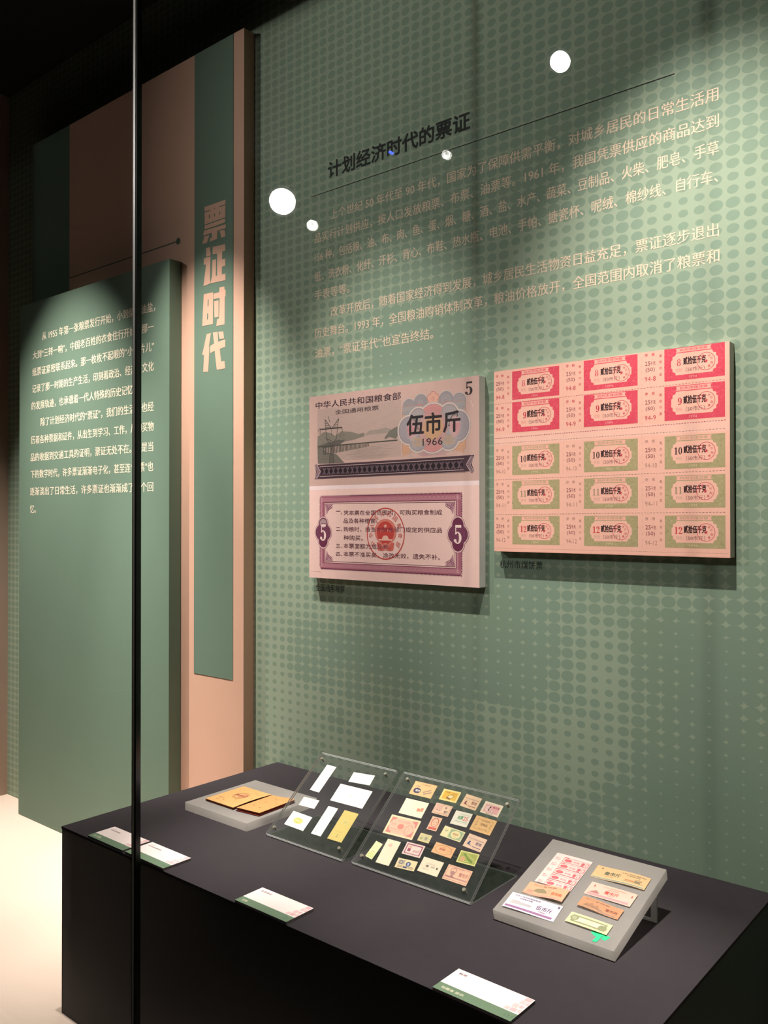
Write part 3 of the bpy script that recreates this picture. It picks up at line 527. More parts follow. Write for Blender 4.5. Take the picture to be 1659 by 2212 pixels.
for cx, rx in ((48.5, 1), (454, 1)):
    for gr, c in ((4.6, DP), (3.8, '#e9c0bd'), (1.2, DP)):
        g.disc(cx, 113, 25+gr, 21+gr, c, 26, 0); g.disc(cx, 133, 14+gr, 16+gr, c, 22, 0); g.disc(cx, 93, 14+gr, 16+gr, c, 22, 0); g.k += 1
    for r in (4, 8, 12, 16, 20): g.ring(cx, 113, r+3, r, 1, '#8d5b74', 20, 0)
    if cx < 100: g.disc(cx, 136, 12, 11, '#b08f93', 18, 0)
    g.k += 1
    g.serif("5", cx-13.5, 90.5, 27, 45, DP); g.serif("5", cx-12, 92.5, 24, 41, '#f6d6d0')
RD = '#c8453f'
g.ring(249, 112.5, 57.5, 60.5, 2.6, RD, 48)
for k, ch in enumerate("中华人民共和国粮食部"):
    a = math.radians(212-k*(244/9)); g.text(ch, 249+44.5*math.cos(a)-6, 112.5+47*math.sin(a)-6.5, 12, 13, '#d0655c', .01, math.degrees(a)-90, 0)
g.k += 1
g.disc(249, 117, 33, 30, '#dd7f72', 28, 0); g.k += 1
g.poly([(222, 92), (276, 92), (272, 74), (262, 72), (249, 74), (236, 72), (226, 74)], '#d6655a'); g.disc(249, 115, 26, 26, RD, 28)
def star(P_, cx, cy, r, c, rot=90):
    pts_ = []
    for i in range(10):
        a = math.radians(rot+36*i); q = r if i % 2 == 0 else r*.42; pts_.append((cx+q*math.cos(a), cy+q*math.sin(a)))
    P_.poly(pts_, c)
star(g, 249, 130, 6, '#f0b9a8')
for dx in (-14, -7, 7, 14): star(g, 249+dx, 121-abs(dx)*.2, 2.2, '#f0b9a8')
g.poly([(239, 100), (259, 100), (257, 105), (253, 108), (245, 108), (241, 105)], '#f0b9a8'); g.rect(229, 96.5, 269, 100, '#f0b9a8'); g.ring(249, 82, 8, 8, 2, '#e9a294', 18)
g.line([(232, 92), (243, 82)], 1.5, '#e9a294', 0); g.line([(266, 92), (255, 82)], 1.5, '#e9a294', 1)
g.k += 4
TX = '#6a3446'
for t, x, y, wd in (("一、", 92, 157, 20), ("凭本票在全国范围内，可购买粮食制成", 117, 155.5, 294.5), ("品及各种粮食。", 117, 136.3, 108), ("二、", 92, 117, 20), ("购粮时，按当地粮食部门规定的供应品", 117, 116, 294.5), ("种购买。", 117, 95.4, 62), ("三、", 92, 76, 20), ("本票面额为成品粮。", 117, 75.7, 148), ("四、", 92, 56.5, 20), ("本票不准买卖，涂改无效，遗失不补。", 117, 56, 289)):
    g.text(t, x, y, wd, 12 if len(t) > 3 else 9.5, TX, .008, 0, 0)
g.k += 1
g.line([(12, 17), (40, 16), (42, 1)], .8, '#ecc9c2')
g.build('printed_face', gb)

# ------------------------------------------------------------------ the pink coal ticket sheet board
rb = empty('picture_board', 'large salmon pink board of fifteen coal ticket coupons in three columns', 'board', WALLM(-.974, YW, 1.431))
b = MB(); b.box((0, 0, .0005), (.4830, .3775, .0244), mat('#d4c2be', .8)); b.build('panel', rb, bevel=.0005)
SAL = '#fbbdaa'
s = Print(.001, z=.0246, dz=.000004)
s.rect(0, 0, 483, 377.5, SAL); s.rect(0, 0, 483, 2.2, '#f6b5a2'); s.rect(0, 222, 483, 243, '#fcc3b2')
def dashes(y0, y1, c, wd=.9, st=6):
    for i in range(int(476/st)):
        x = 3+i*st; t = i*st/476; s.line([(x, y0+(y1-y0)*t), (x+st*.62, y0+(y1-y0)*t+random.uniform(-.3, .3))], wd*random.uniform(.7, 1.2), c, 0)
dashes(308.3, 311.9, '#b8525c'); dashes(236.4, 240.9, '#a83c48', 1.2, 5); dashes(225.5, 226, '#9a7468'); dashes(149.3, 152.6, '#8a6a5c'); dashes(76.7, 79.8, '#8a6a5c'); dashes(6.8, 7.3, '#b07a70', .6, 3.5)
for x in (162, 324):
    for k in range(30): s.line([(x, 14+k*12), (x, 19+k*12)], .5, '#dd9a8c', 0)
s.build('printed_sheet', rb)
COLX = [(44.3, 152.8, 3), (206, 315.6, 166), (366.8, 475, 328)]
ROWS = [(318.6, 377.4, '8', '#e44c60', '#d94a5c'), (246.6, 308.8, '9', '#e44c60', '#cc3346'), (158.5, 218.2, '10', '#b2a278', '#3a2024'), (87.8, 146.3, '11', '#b2a278', '#a08c6e'), (15.5, 73.8, '12', '#b2a278', '#d2373f')]
DROP = [(-8.5, -5.5, -4), (-5.5, 0, 0), (-3, 0, 0), (-1, 0, 0), (0, 0, 0)]
for ci, (x0, x1, sx) in enumerate(COLX):
    for ri_, (y0, y1, num, fc, nc) in enumerate(ROWS):
        dy = DROP[0][ci]+4 if ri_ == 0 else 0
        yb, yt = y0+min(0, dy), y1+min(0, dy)
        c = Print(.001, z=.02468, dz=.000004); wd = x1-x0; U = wd/108; ht = yt-yb; Vv = ht/59
        X = lambda a: x0+a*U
        Y = lambda a: yb+a*Vv
        c.rect(x0, yb, x1, yt, fc)
        rd = random.Random(ci*7+ri_)
        lt = '#ee7480' if ri_ < 2 else '#cdb48e'; dk = '#cc3a52' if ri_ < 2 else '#928a5e'
        for k in range(330):
            a, q = rd.uniform(1, 107), rd.uniform(1, 58)
            if 14 < a < 94 and 10 < q < 50: continue
            r_ = rd.uniform(.5, 1.8); c.ring(X(a), Y(q), r_*1.5*U, r_*Vv, .6, lt if k % 2 else dk, 6, 0, rd.uniform(0, 180), rd.uniform(200, 360))
        c.k += 1
        inner = [(21, 9.5), (87, 9.5), (88, 14), (93, 16), (93, 21), (96, 23), (96, 36), (93, 38), (93, 43), (88, 44), (87, 50), (85, 58.2), (22, 58.2), (22, 50), (20, 45), (15, 43), (15, 38), (12.5, 36), (12.5, 23), (15, 21), (15, 16), (20, 14)]
        body = [q for q in inner if q[1] < 55] ; body = body[:11] + body[11:]
        c.poly([(X(a), Y(q)) for a, q in [(21, 9.5), (87, 9.5), (88, 14), (93, 16), (93, 21), (96, 23), (96, 36), (93, 38), (93, 43), (88, 44), (86, 49), (22, 49), (20, 45), (15, 43), (15, 38), (12.5, 36), (12.5, 23), (15, 21), (15, 16), (20, 14)]], SAL)
        c.poly([(X(a), Y(q)) for a, q in [(21, 50.5), (85, 50.5), (83, 54), (85, 57.8), (21, 57.8), (23, 54)]], '#f9b4a4')
        c.text("杭州市煤饼票", X(28), Y(51.8), 50*U, 5*Vv, fc, .015)
        c.text("1994", X(45), Y(2.2), 14*U, 5*Vv, '#f5a3a0' if ri_ < 2 else '#dcc09c', .005)
        nw = 8.4 if len(num) == 1 else 15.8
        if ri_ == 0: c.serif(num, X(22.5), Y(26), nw*U, 12.5*Vv, nc)
        else: c.serif(num, X(34.3-nw - (1.5 if ci else .5)), Y(25.5), nw*U, 13*Vv, nc)
        c.text("月份", X(20.5), Y(15), 12*U, 6.5*Vv, '#e8817f' if ri_ < 2 else '#c9a08c', .01)
        c.text("贰拾伍千克", X(35), Y(27.3), 40*U, 13.4*Vv, '#33191f', .035)
        c.text("（50市斤）", X(39), Y(14), 34*U, 8.2*Vv, '#7d4650', .004)
        sx_, sy_ = X(75)+rd.uniform(-2, 2), Y(29)+rd.uniform(-2, 1)
        SR = '#cc3d4e'
        c.ring(sx_, sy_, 16, 16, .9, SR, 30); star(c, sx_, sy_, 4, SR)
        for ang, ch in ((60, '市'), (25, '公'), (-22, '司'), (120, '州'), (155, '杭'), (-60, '章')):
            a = math.radians(ang); c.text(ch, sx_+10.5*math.cos(a)-2.2, sy_+10.5*math.sin(a)-2.2, 4.4, 4.4, SR, .02, ang-90 if ang > 0 else ang, 0)
        c.k += 1
        # counterfoil on the left
        SY = lambda a: y0+dy*1.0+a
        sc_ = '#dd5f68' if ri_ < 2 else '#c9988a'; so = sx
        c.text("存", so+1.5, SY(50), 6, 5.6, sc_, .02, 0, 0); c.text("根", so+14.5, SY(50), 6, 5.6, sc_, .02, 0, 0)
        c.text("25", so+2, SY(33), 10, 8, '#8d4650', .006, 0, 0); c.text("千克", so+12.5, SY(33), 9.5, 7.2, '#8d4650', .012, 0, 0)
        c.text("(50)", so+3, SY(20), 17.5, 9, '#8d4650', .004, 0, 0)
        c.text("94-"+num, so+1.5, SY(4), (21 if len(num) == 1 else 23), 8.6, '#d24c58' if ri_ < 2 else '#c08f80', .006, 0, 0)
        for k, ch in enumerate("离根作废"): c.text(ch, so+29, SY(46-k*11.5), 5, 5.5, sc_, .01, 0, 0)
        c.build('printed_coupon', rb)

# ------------------------------------------------------------------ the plinth and the label cards on it
pl_ = empty('display_plinth', 'long black plinth with a charcoal top carrying the acrylic stands and label cards', 'plinth', Matrix.Translation((-1.6628, .938, ZF)))
b = MB(); b.box((.001, .001, .0005), (1.2348, .6105, .382), mat('#0c0c0b', .5, .2, 30, .2)); b.build('body', pl_)
b = MB(); b.box((0, 0, .382), (1.2358, .6112, .388), mat('#3b3639', .95, .08, 40, .04, 0, .3, 500)); tag(b.build('top', pl_, bevel=.0006), 'charcoal cloth-like top')
CARDS = [(-1.5633, .9385, "1955年", "杭州市居民购粮证", "私人收藏", 'label card at the left end of the row on the plinth edge'),
         (-1.4325, .9385, "1957年", "杭州市居民购粮转移证", "私人收藏", 'label card touching the leftmost card, second from the left'),
         (-1.1100, .9378, "各类票证", "", "征集", 'label card in front of the two clear acrylic stands'),
         (-.6978, .9362, "粮票", "", "收藏者 提供", 'label card nearest the camera in front of the frosted slab')]
for x, y, t1, t2, t3, lb in CARDS:
    c = empty('label_card', 'white and green ' + lb, 'label card', tilt(x, y, ZT+.0001, 0, random.uniform(-.4, .4)), 'label cards along the front edge of the plinth')
    b = MB(); b.box((0, .0005, 0), (.1235, .0615, .0045), mat('#8d8084', .8)); b.build('card', c)
    g = Print(.001, z=.0047, dz=.000008)
    g.rect(0, 0, 123.5, 62, '#f5e2df'); g.rect(0, 0, 123.5, 18.5, '#6c8269')
    if t2: g.text(t1, 9, 51.5, 12, 3.6, '#7a5a60', .01); g.text(t2, 9, 45.5, 34 if len(t2) < 9 else 42, 4.2, '#5a3f47', .02)
    else: g.text(t1, 8, 49.5, 6.5*len(t1), 5.6, '#5a3f47', .02)
    g.text(t3, 9, 6.5, 6*len(t3), 5.6, '#d9d0b4', .015)
    for q, (a, d_, e, f) in enumerate(((112, 52, 122, 61), (110, 42, 118, 51), (119, 43, 123, 50), (106, 30, 114, 40), (115, 33, 121, 40), (100, 20, 107, 28), (108, 21, 117, 29), (118, 22, 123, 31))):
        g.rect(a, d_, e, f, '#e3bdbd' if q % 2 else '#dcb0b2', 0)
    g.k += 1; g.ring(112, 9, 3.5, 3.5, .9, '#4f6650', 14, 0); g.line([(117, 5), (121, 13)], .8, '#4f6650')
    g.build('printed_face', c)

# ------------------------------------------------------------------ frosted slab with the open booklet
fr = mat('#a39c98', .45, .03, 200, .5)
def mat_frost():
    M = mat('#a9a3a0', .4, .03, 180, .5).copy(); b = M.node_tree.nodes['Principled BSDF']
    b.inputs['Transmission Weight'].default_value = .35; b.inputs['Roughness'].default_value = .55; b.inputs['IOR'].default_value = 1.35; return M
def mat_frosted():
    M = bpy.data.materials.new('frosted_acrylic'); M.use_nodes = True; nt = M.node_tree; nt.nodes.clear(); N = nt.nodes.new; Lk = nt.links.new
    o = N('ShaderNodeOutputMaterial'); tc = N('ShaderNodeTexCoord'); n = N('ShaderNodeTexNoise'); n.inputs['Scale'].default_value = 90; Lk(tc.outputs['Object'], n.inputs['Vector'])
    c = N('ShaderNodeMix'); c.data_type = 'RGBA'; c.inputs[6].default_value = (.74, .68, .64, 1); c.inputs[7].default_value = (.82, .76, .72, 1); Lk(n.outputs['Fac'], c.inputs[0])
    d = N('ShaderNodeBsdfDiffuse'); t = N('ShaderNodeBsdfTranslucent'); x = N('ShaderNodeBsdfTransparent'); x.inputs[0].default_value = (.95, .93, .92, 1)
    Lk(c.outputs[2], d.inputs[0]); t.inputs[0].default_value = (.95, .91, .88, 1)
    m1 = N('ShaderNodeMixShader'); m1.inputs[0].default_value = .68; Lk(d.outputs[0], m1.inputs[1]); Lk(t.outputs[0], m1.inputs[2])
    m2 = N('ShaderNodeMixShader'); m2.inputs[0].default_value = .2; Lk(m1.outputs[0], m2.inputs[1]); Lk(x.outputs[0], m2.inputs[2])
    g = N('ShaderNodeBsdfGlossy'); g.inputs['Roughness'].default_value = .4; m3 = N('ShaderNodeMixShader'); m3.inputs[0].default_value = .04; Lk(m2.outputs[0], m3.inputs[1]); Lk(g.outputs[0], m3.inputs[2])
    Lk(m3.outputs[0], o.inputs[0]); return M
FR = mat_frosted()
b = MB(); b.box((0, 0, 0), (.2045, .205, .0178), FR)
sl = b.build('frosted_slab', mw=Matrix.Translation((-1.545, 1.1638, ZT+.0001)), bevel=.0008); tag(sl, 'flat frosted acrylic slab under the open booklet at the left', 'slab')
bk = empty('booklet', 'old open ration booklet with tan pages and dark red cover edge', 'booklet', Matrix.Translation((-1.5165, 1.1965, ZT+.0180)))
def paper_grid(P0, x0, x1, y0, y1, c, n=10, m_=6, zf=None, th=.0003, edge=None):
    b = MB(); vs = []; M = mat(c, .8, .08, 25); E_ = mat(edge or c, .8)
    for side in (1, 0):
        for j in range(m_+1):
            for i in range(n+1):
                x = x0+(x1-x0)*i/n; y = y0+(y1-y0)*j/m_; z = (zf(x, y) if zf else 0); vs.append((x, y, z+th*side))
    K = (n+1)*(m_+1); top = []; bot = []; sd = []
    for j in range(m_):
        for i in range(n):
            a = j*(n+1)+i; top.append((a, a+1, a+n+2, a+n+1)); bot.append((K+a, K+a+n+1, K+a+n+2, K+a+1))
    per = [i for i in range(n+1)] + [j*(n+1)+n for j in range(1, m_+1)] + [m_*(n+1)+i for i in range(n-1, -1, -1)] + [j*(n+1) for j in range(m_-1, 0, -1)]
    for a, b2 in zip(per, per[1:]+per[:1]): sd.append((K+a, K+b2, b2, a))
    b.add(vs, top+bot, M); b.mi[-len(bot):] = [b.m(M)]*len(bot); b.add(vs, sd, E_)
    return b
cz = lambda x, y: .0045+.002*math.sin(y*28)*(x/.1)
b = paper_grid(None, 0, .0945, 0, .111, '#d0a066', 8, 10, cz, .0012, '#8a5a30'); b.build('cover', bk)
b = paper_grid(None, .001, .0935, .001, .110, '#8a4a2c', 2, 2, lambda x, y: .0002, .004, '#6a3020'); b.build('page_block', bk)
bp_ = Print(.001, 0, 0, warp=cz, z=.0014, dz=.000008, seg=12)
for rr in (18, 14): bp_.ring(50, 60, rr, rr*1.1, 1.3, '#a35c48', 26)
for k in range(5): bp_.ring(50+random.uniform(-14, 14), 60+random.uniform(-14, 14), 6, 6, 1, '#b8705a', 12, 0)
bp_.text("购粮证", 34, 56, 32, 9, '#a8584c', .02); bp_.text("杭州市", 14, 26, 16, 4, '#a87a50', .01)
for x, y in ((62, 90), (75, 86), (82, 60), (36, 18), (20, 14), (60, 32)): bp_.text("粮", x, y, 5, 4.4, '#b28a58', .01, 20, 0)
tag(bp_.build('printed_face', bk), 'faded red emblem print')
rz = lambda x, y: .0068+.0006*math.sin(x*90)
def right_page():
    pts_ = [(.1035, .0025), (.1665, .0105), (.1625, .1165), (.1475, .119), (.137, .113), (.126, .111), (.1015, .106)]
    def prism(z0, z1, c, gr, name, lbl=None):
        b = MB(); cx = sum(p_[0] for p_ in pts_)/7; cy = sum(p_[1] for p_ in pts_)/7
        q = [(cx+(x-cx)*gr, cy+(y-cy)*gr) for x, y in pts_]; n = len(q)
        vs = [(x, y, z0) for x, y in q]+[(x, y, z1) for x, y in q]
        b.add(vs, [tuple(range(n))[::-1], tuple(range(n, 2*n))]+[(i, (i+1) % n, n+(i+1) % n, n+i) for i in range(n)], mat(c, .8, .08, 25)); o = b.build(name, bk)
        if lbl: o['label'] = lbl
    prism(.0002, .0018, '#5a1c14', 1.03, 'cover', 'dark red cover'); prism(.0019, .0066, '#7a2f20', .985, 'page_block'); prism(.0067, .0074, '#c8905a', 1.0, 'page', 'tan page with a torn corner')
right_page()
q = Print(.001, z=.0076)
for x, y in ((118, 34), (125, 62), (130, 88), (140, 30), (150, 70)): q.text("贴", x, y, 5, 4.5, '#a8744a', .01, 10)
q.build('printed_face', bk)

# ------------------------------------------------------------------ coupons
def wavy(amp, k, ph): return lambda x, y: amp*(1+math.sin(x*k+ph))+amp*.6*(1+math.sin(x*k*.6+y*40+ph*2))
def coupon(base, rec, z, label, group, paper, draw, warp=None, rot=None, th=.00025):
    u, v, wd, ht, r = rec
    mw = base @ Matrix.Translation((u, v, z)) @ Matrix.Rotation(math.radians(r), 4, 'Z')
    n, m_ = (40, 14) if warp else (2, 2)
    b = paper_grid(None, -wd/2, wd/2, -ht/2, ht/2, paper, n, m_, warp, th)
    g = Print(1, 0, 0, warp=warp, z=th+(.00009 if warp else .00004), dz=.000008, seg=(wd/24 if warp else None))
    g.w, g.h = wd, ht
    draw(g)
    off = len(b.v); base_m = {i: b.m(M) for i, M in enumerate(g.ms)}
    b.v += g.v; b.f += [[off+j for j in f] for f in g.f]; b.mi += [base_m[i] for i in g.mi]
    o = b.build('coupon', mw=mw); return tag(o, label, 'coupon', group)
def N_(g):   # normalised coordinate helpers for a coupon of size g.w x g.h
    X = lambda a: (a-.5)*g.w
    Y = lambda a: (a-.5)*g.h
    return X, Y
def dtxt(g, t, a, b_, wd, ht, c, bold=.01, rot=0):
    X, Y = N_(g); g.text(t, X(a), Y(b_), wd*g.w, ht*g.h, c, bold, rot)
def drect(g, a, b_, c_, d_, c): X, Y = N_(g); g.rect(X(a), Y(b_), X(c_), Y(d_), c)
def dframe(g, m1, m2, wd, c): X, Y = N_(g); g.frame(X(m1), Y(m2), X(1-m1), Y(1-m2), wd*g.h, c)
def ddisc(g, a, b_, rx, ry, c): X, Y = N_(g); g.disc(X(a), Y(b_), rx*g.w, ry*g.h, c, 20)
def dring(g, a, b_, rx, ry, wd, c, a0=0, a1=360): X, Y = N_(g); g.ring(X(a), Y(b_), rx*g.w, ry*g.h, wd*g.h, c, 24, 1, a0, a1)
def dpoly(g, pts_, c): X, Y = N_(g); g.poly([(X(a), Y(b_)) for a, b_ in pts_], c)
def dline(g, pts_, wd, c): X, Y = N_(g); g.line([(X(a), Y(b_)) for a, b_ in pts_], wd*g.h, c)
ACR = mat_glass('clear_acrylic', (.985, .99, .986), .04, 0, 1, .008)
ACB = mat_glass('clear_acrylic_base', (.66, .70, .68), .05)
EDGE = mat_seal(); EDGE.node_tree.nodes['Mix Shader.001'].inputs[0].default_value = .2
for nm_ in ('Diffuse BSDF', 'Translucent BSDF'): EDGE.node_tree.nodes[nm_].inputs[0].default_value = (.9, .9, .88, 1)
STEEL = mat('#c9c2ae', .3, .03, 60, .5, .75)
def stand(x0, y0, wd, ht, ang, base_d, label):
    T = empty('acrylic_stand', label, 'display stand', Matrix.Translation((x0, y0, ZT+.0002)), 'clear acrylic stands with bolted corners')
    R_ = Matrix.Rotation(math.radians(ang), 4, 'X')
    b = MB(); b.box((0, 0, -.0032), (wd, ht, -.0004), ACR, R_ @ Matrix.Translation((0, 0, .0034)), EDGE); b.build('back_plate', T)
    b = MB(); b.box((.0, 0, .0012), (wd, ht, .0040), ACR, R_ @ Matrix.Translation((0, 0, .0034)), EDGE); b.build('cover_plate', T)
    b = MB(); b.box((0, .004, 0), (wd, base_d, .003), ACB, None, EDGE); b.build('base_plate', T)
    return T, Matrix.Translation((x0, y0, ZT+.0002)) @ R_ @ Matrix.Translation((0, 0, .0034))
def bolts(T, inv, pts_, ang):
    R_ = Matrix.Rotation(math.radians(ang), 4, 'X') @ Matrix.Translation((0, 0, .0034))
    for u, v in pts_:
        b = MB(); b.cyl((u, v, -.0036), (u, v, .0042), .0022, .0022, STEEL, 12); b.cyl((u, v, .0042), (u, v, .0066), .0036, .003, STEEL, 14)
        b.build('bolt', T, mw=R_)
S1, B1 = stand(-1.2934, 1.178, .208, .208, 38.4, .146, 'clear acrylic stand holding seven mostly white slips, the left one')
bolts(S1, None, DATA['b1'], 38.4)
S2, B2 = stand(-1.0651, 1.183, .264, .204, 40.0, .146, 'clear acrylic stand holding twenty-one small coloured coupons, the right one')
bolts(S2, None, DATA['b2'], 40.0)
WH = '#f4efe9'
def d_faint(t, a, b_, wd, ht, c='#d8ccc4'):
    return lambda g: dtxt(g, t, a, b_, wd, ht, c)
G1 = 'slips in the left acrylic stand'
slips = [('tall white slip at the upper left of the left acrylic stand', WH, d_faint('证', .4, .5, .2, .08)),
 ('small white slip under the top right bolt side of the left stand', WH, d_faint('票', .45, .4, .08, .2)),
 ('large white landscape slip at the centre right of the left stand', WH, d_faint('购物', .45, .45, .1, .1, '#b9b0ac')),
 ('smallest white slip at the left of the left stand', WH, d_faint('票', .45, .4, .08, .2)),
 ('white slip with a yellow oval emblem in the left stand', WH, lambda g: (ddisc(g, .5, .5, .24, .22, '#e8dd96'), dring(g, .5, .5, .2, .16, .05, '#c4b860'), dtxt(g, '工会', .4, .42, .2, .16, '#a89a48'))),
 ('tall white slip low in the middle of the left stand', WH, lambda g: (dtxt(g, '票', .25, .08, .14, .05, '#8d8480'), dtxt(g, '证', .6, .08, .14, .05, '#8d8480'))),
 ('tall yellow slip at the lower right of the left stand', '#d8bf72', lambda g: (drect(g, .36, .55, .64, .72, '#d6c47c'), dtxt(g, '证书', .4, .58, .2, .1, '#a8985c'), dtxt(g, '工', .42, .12, .16, .08, '#6e6448'), dtxt(g, '年月日', .3, .28, .4, .03, '#a8985c')))]
for rec, (lb, pc, dr) in zip(DATA['p1'], slips): coupon(B1, rec, .0001, lb, G1, pc, dr)
G2 = 'small coupons in the right acrylic stand'
def c_blueoval(g):
    dtxt(g, '红糖票', .35, .82, .4, .08, '#8a6a58'); dtxt(g, '购糖券', .14, .62, .2, .12, '#8a8078'); ddisc(g, .25, .35, .14, .2, '#453f5e'); ddisc(g, .44, .33, .0, .0, '#453f5e') if 0 else None
    ddisc(g, .33, .35, .1, .18, '#453f5e'); dtxt(g, '壹两', .2, .28, .2, .15, '#e9d9d0', .03); dline(g, [(.55, .3), (.85, .58)], .06, '#a08078'); dline(g, [(.6, .18), (.9, .42)], .06, '#8c7078')
def c_match(g):
    dframe(g, .07, .1, .05, '#f2d88c'); drect(g, .1, .14, .9, .86, '#e9b648'); dtxt(g, '火柴票', .14, .7, .3, .14, '#a8742c', .02); dtxt(g, '壹盒', .56, .66, .3, .12, '#b8843c')
    dpoly(g, [(.36, .35), (.52, .6), (.76, .52), (.6, .25)], '#f1d9a0'); dpoly(g, [(.36, .35), (.6, .25), (.58, .14), (.34, .24)], '#8a6038'); dline(g, [(.36, .35), (.52, .6), (.76, .52), (.6, .25), (.36, .35)], .03, '#7a5430')
def c_soap(ink, dk):
    def f(g):
        dtxt(g, '杭州市日用品购货券', .08, .66, .85, .1, ink); dring(g, .26, .4, .16, .24, .02, '#d8a890'); dpoly(g, [(.14, .25), (.2, .5), (.28, .52), (.26, .32), (.4, .2)], dk); dtxt(g, '肥皂', .56, .36, .32, .22, ink, .03); drect(g, .44, .16, .92, .21, ink); dline(g, [(.5, .08), (.88, .08)], .02, '#c89a88')
    return f
def c_pink(g):
    drect(g, .1, .14, .9, .82, '#efb3ae'); ddisc(g, .3, .45, .14, .24, '#f6cfc4'); dpoly(g, [(.34, .3), (.36, .62), (.42, .72), (.44, .6), (.38, .5), (.42, .3)], '#43303a'); dtxt(g, '棉花票', .52, .58, .36, .16, '#b03a48', .02); dpoly(g, [(.44, .2), (.56, .36), (.66, .3), (.6, .22)], '#f6e6de'); dtxt(g, '壹市两', .45, .2, .2, .1, '#7d6458'); dtxt(g, '盖章有效', .3, .03, .4, .08, '#6a4c40')
def c_cream(g): dtxt(g, '购', .66, .34, .14, .22, '#e0805c', .04); dtxt(g, '货', .8, .38, .12, .24, '#d8785c', .04); dtxt(g, '杭州市临时购货证', .25, .7, .5, .06, '#dccfb0'); dtxt(g, '壹', .45, .45, .05, .08, '#c8b890')
def c_fish(g):
    dframe(g, .05, .08, .03, '#c8907c'); drect(g, .1, .3, .48, .86, '#e2b3a0'); ddisc(g, .22, .4, .02, .04, '#4c3a38'); ddisc(g, .36, .36, .02, .04, '#4c3a38'); dtxt(g, '布', .62, .6, .12, .2, '#4a3c38', .02); dtxt(g, '壹尺', .66, .22, .22, .24, '#4a3c38', .02); dline(g, [(.1, .16), (.9, .16)], .02, '#c8907c')
def c_green25(g): dtxt(g, '杭州市居民副食品票', .3, .76, .62, .1, '#9db09a'); dtxt(g, '肉票', .28, .42, .3, .28, '#5e9a68', .03); dtxt(g, '25', .6, .4, .28, .3, '#e28078', .03); drect(g, .2, .27, .9, .31, '#9ab89a'); dline(g, [(0, .2), (1, .18)], .015, '#cdb8a8')
def c_tan(g):
    dframe(g, .12, .16, .02, '#b88850'); dtxt(g, '杭州市城镇居民', .34, .72, .4, .09, '#8a6440'); dtxt(g, '豆制品', .36, .44, .34, .16, '#7d5c3c', .02); dtxt(g, '一九七六年', .26, .2, .5, .09, '#8a6440')
    for k, ch in enumerate('券购'): dtxt(g, ch, .16, .54-.18*k, .05, .12, '#9a7448'); dtxt(g, ch, .8, .54-.18*k, .05, .12, '#9a7448')
def c_red(g):
    drect(g, .06, .09, .94, .91, '#f2bfa6'); 
    for sx in (0, 1):
        for sy in (0, 1):
            fx = (lambda a: a) if not sx else (lambda a: 1-a)
            fy = (lambda a: a) if not sy else (lambda a: 1-a)
            dpoly(g, [(fx(.06), fy(.09)), (fx(.24), fy(.09)), (fx(.2), fy(.2)), (fx(.12), fy(.25)), (fx(.09), fy(.42)), (fx(.06), fy(.42))], '#e08a80')
    dtxt(g, '中华人民共和国', .3, .72, .4, .08, '#dd8878'); ddisc(g, .46, .5, .1, .14, '#e28c7c'); dtxt(g, '国库券', .14, .5, .16, .12, '#e09a88'); dring(g, .76, .4, .13, .28, .03, '#e09a88', 20, 340); drect(g, .14, .3, .6, .33, '#e8a896'); drect(g, .14, .2, .55, .22, '#e8a896'); dring(g, .66, .4, .1, .16, .02, '#e8a896')
def c_portrait(g):
    drect(g, .08, .06, .92, .94, '#f0b79c'); dring(g, .5, .6, .36, .34, .05, '#d8705e'); drect(g, .1, .06, .9, .22, '#d9655a'); ddisc(g, .5, .55, .28, .26, '#f1c2a4'); ddisc(g, .38, .6, .04, .03, '#8a5a40'); ddisc(g, .62, .6, .04, .03, '#8a5a40'); dline(g, [(.4, .42), (.6, .42)], .02, '#a86a50'); dring(g, .5, .62, .3, .3, .03, '#a87058', 0, 180)
def c_greenticket(g): drect(g, .34, .08, .96, .92, '#b3bf94'); ddisc(g, .65, .5, .22, .34, '#efe0a8'); drect(g, .55, .16, .75, .84, '#efe0a8'); dtxt(g, '伍市尺', .52, .42, .26, .2, '#c05a48', .03); dtxt(g, '布票', .6, .24, .1, .1, '#c87a60'); dtxt(g, '副券', .12, .5, .12, .2, '#a8a080', .01); dring(g, .65, .5, .27, .42, .03, '#8fa07c')
def c_greyocher(g): drect(g, .08, .12, .92, .88, '#d5c99a'); drect(g, .5, .25, .75, .6, '#b8ac90'); ddisc(g, .25, .4, .12, .16, '#b9b07e'); dtxt(g, '壹', .56, .4, .12, .25, '#8d7d68', .02)
def c_yg(g): drect(g, .1, .05, .9, .35, '#dce29c'); dtxt(g, '油票', .25, .38, .5, .08, '#c8a890', .02); drect(g, .3, .75, .6, .78, '#e6e2a8')
def c_longcream(g): ddisc(g, .4, .78, .16, .08, '#ecc8b8'); dtxt(g, '证', .3, .73, .2, .1, '#dfb3a4', .02)
def c_purple(g): dframe(g, .07, .1, .09, '#a35a70'); dpoly(g, [(.2, .3), (.36, .3), (.36, .55), (.2, .55)], '#a8506a'); drect(g, .18, .6, .36, .72, '#e0a888'); dtxt(g, '壹市两', .5, .3, .35, .2, '#c8848c'); dline(g, [(.48, .28), (.6, .42), (.7, .34), (.84, .58)], .03, '#b87884'); dline(g, [(.14, .16), (.86, .16)], .03, '#e8c0bc')
def c_orange(g): dring(g, .5, .5, .42, .4, .03, '#b87a50'); dtxt(g, '絮棉票', .3, .42, .28, .2, '#b8504c', .02); dring(g, .8, .35, .1, .25, .03, '#a87858', 0, 180); dtxt(g, '壹张', .38, .66, .18, .1, '#d88a68'); dtxt(g, '1970', .78, .74, .1, .08, '#98683e')
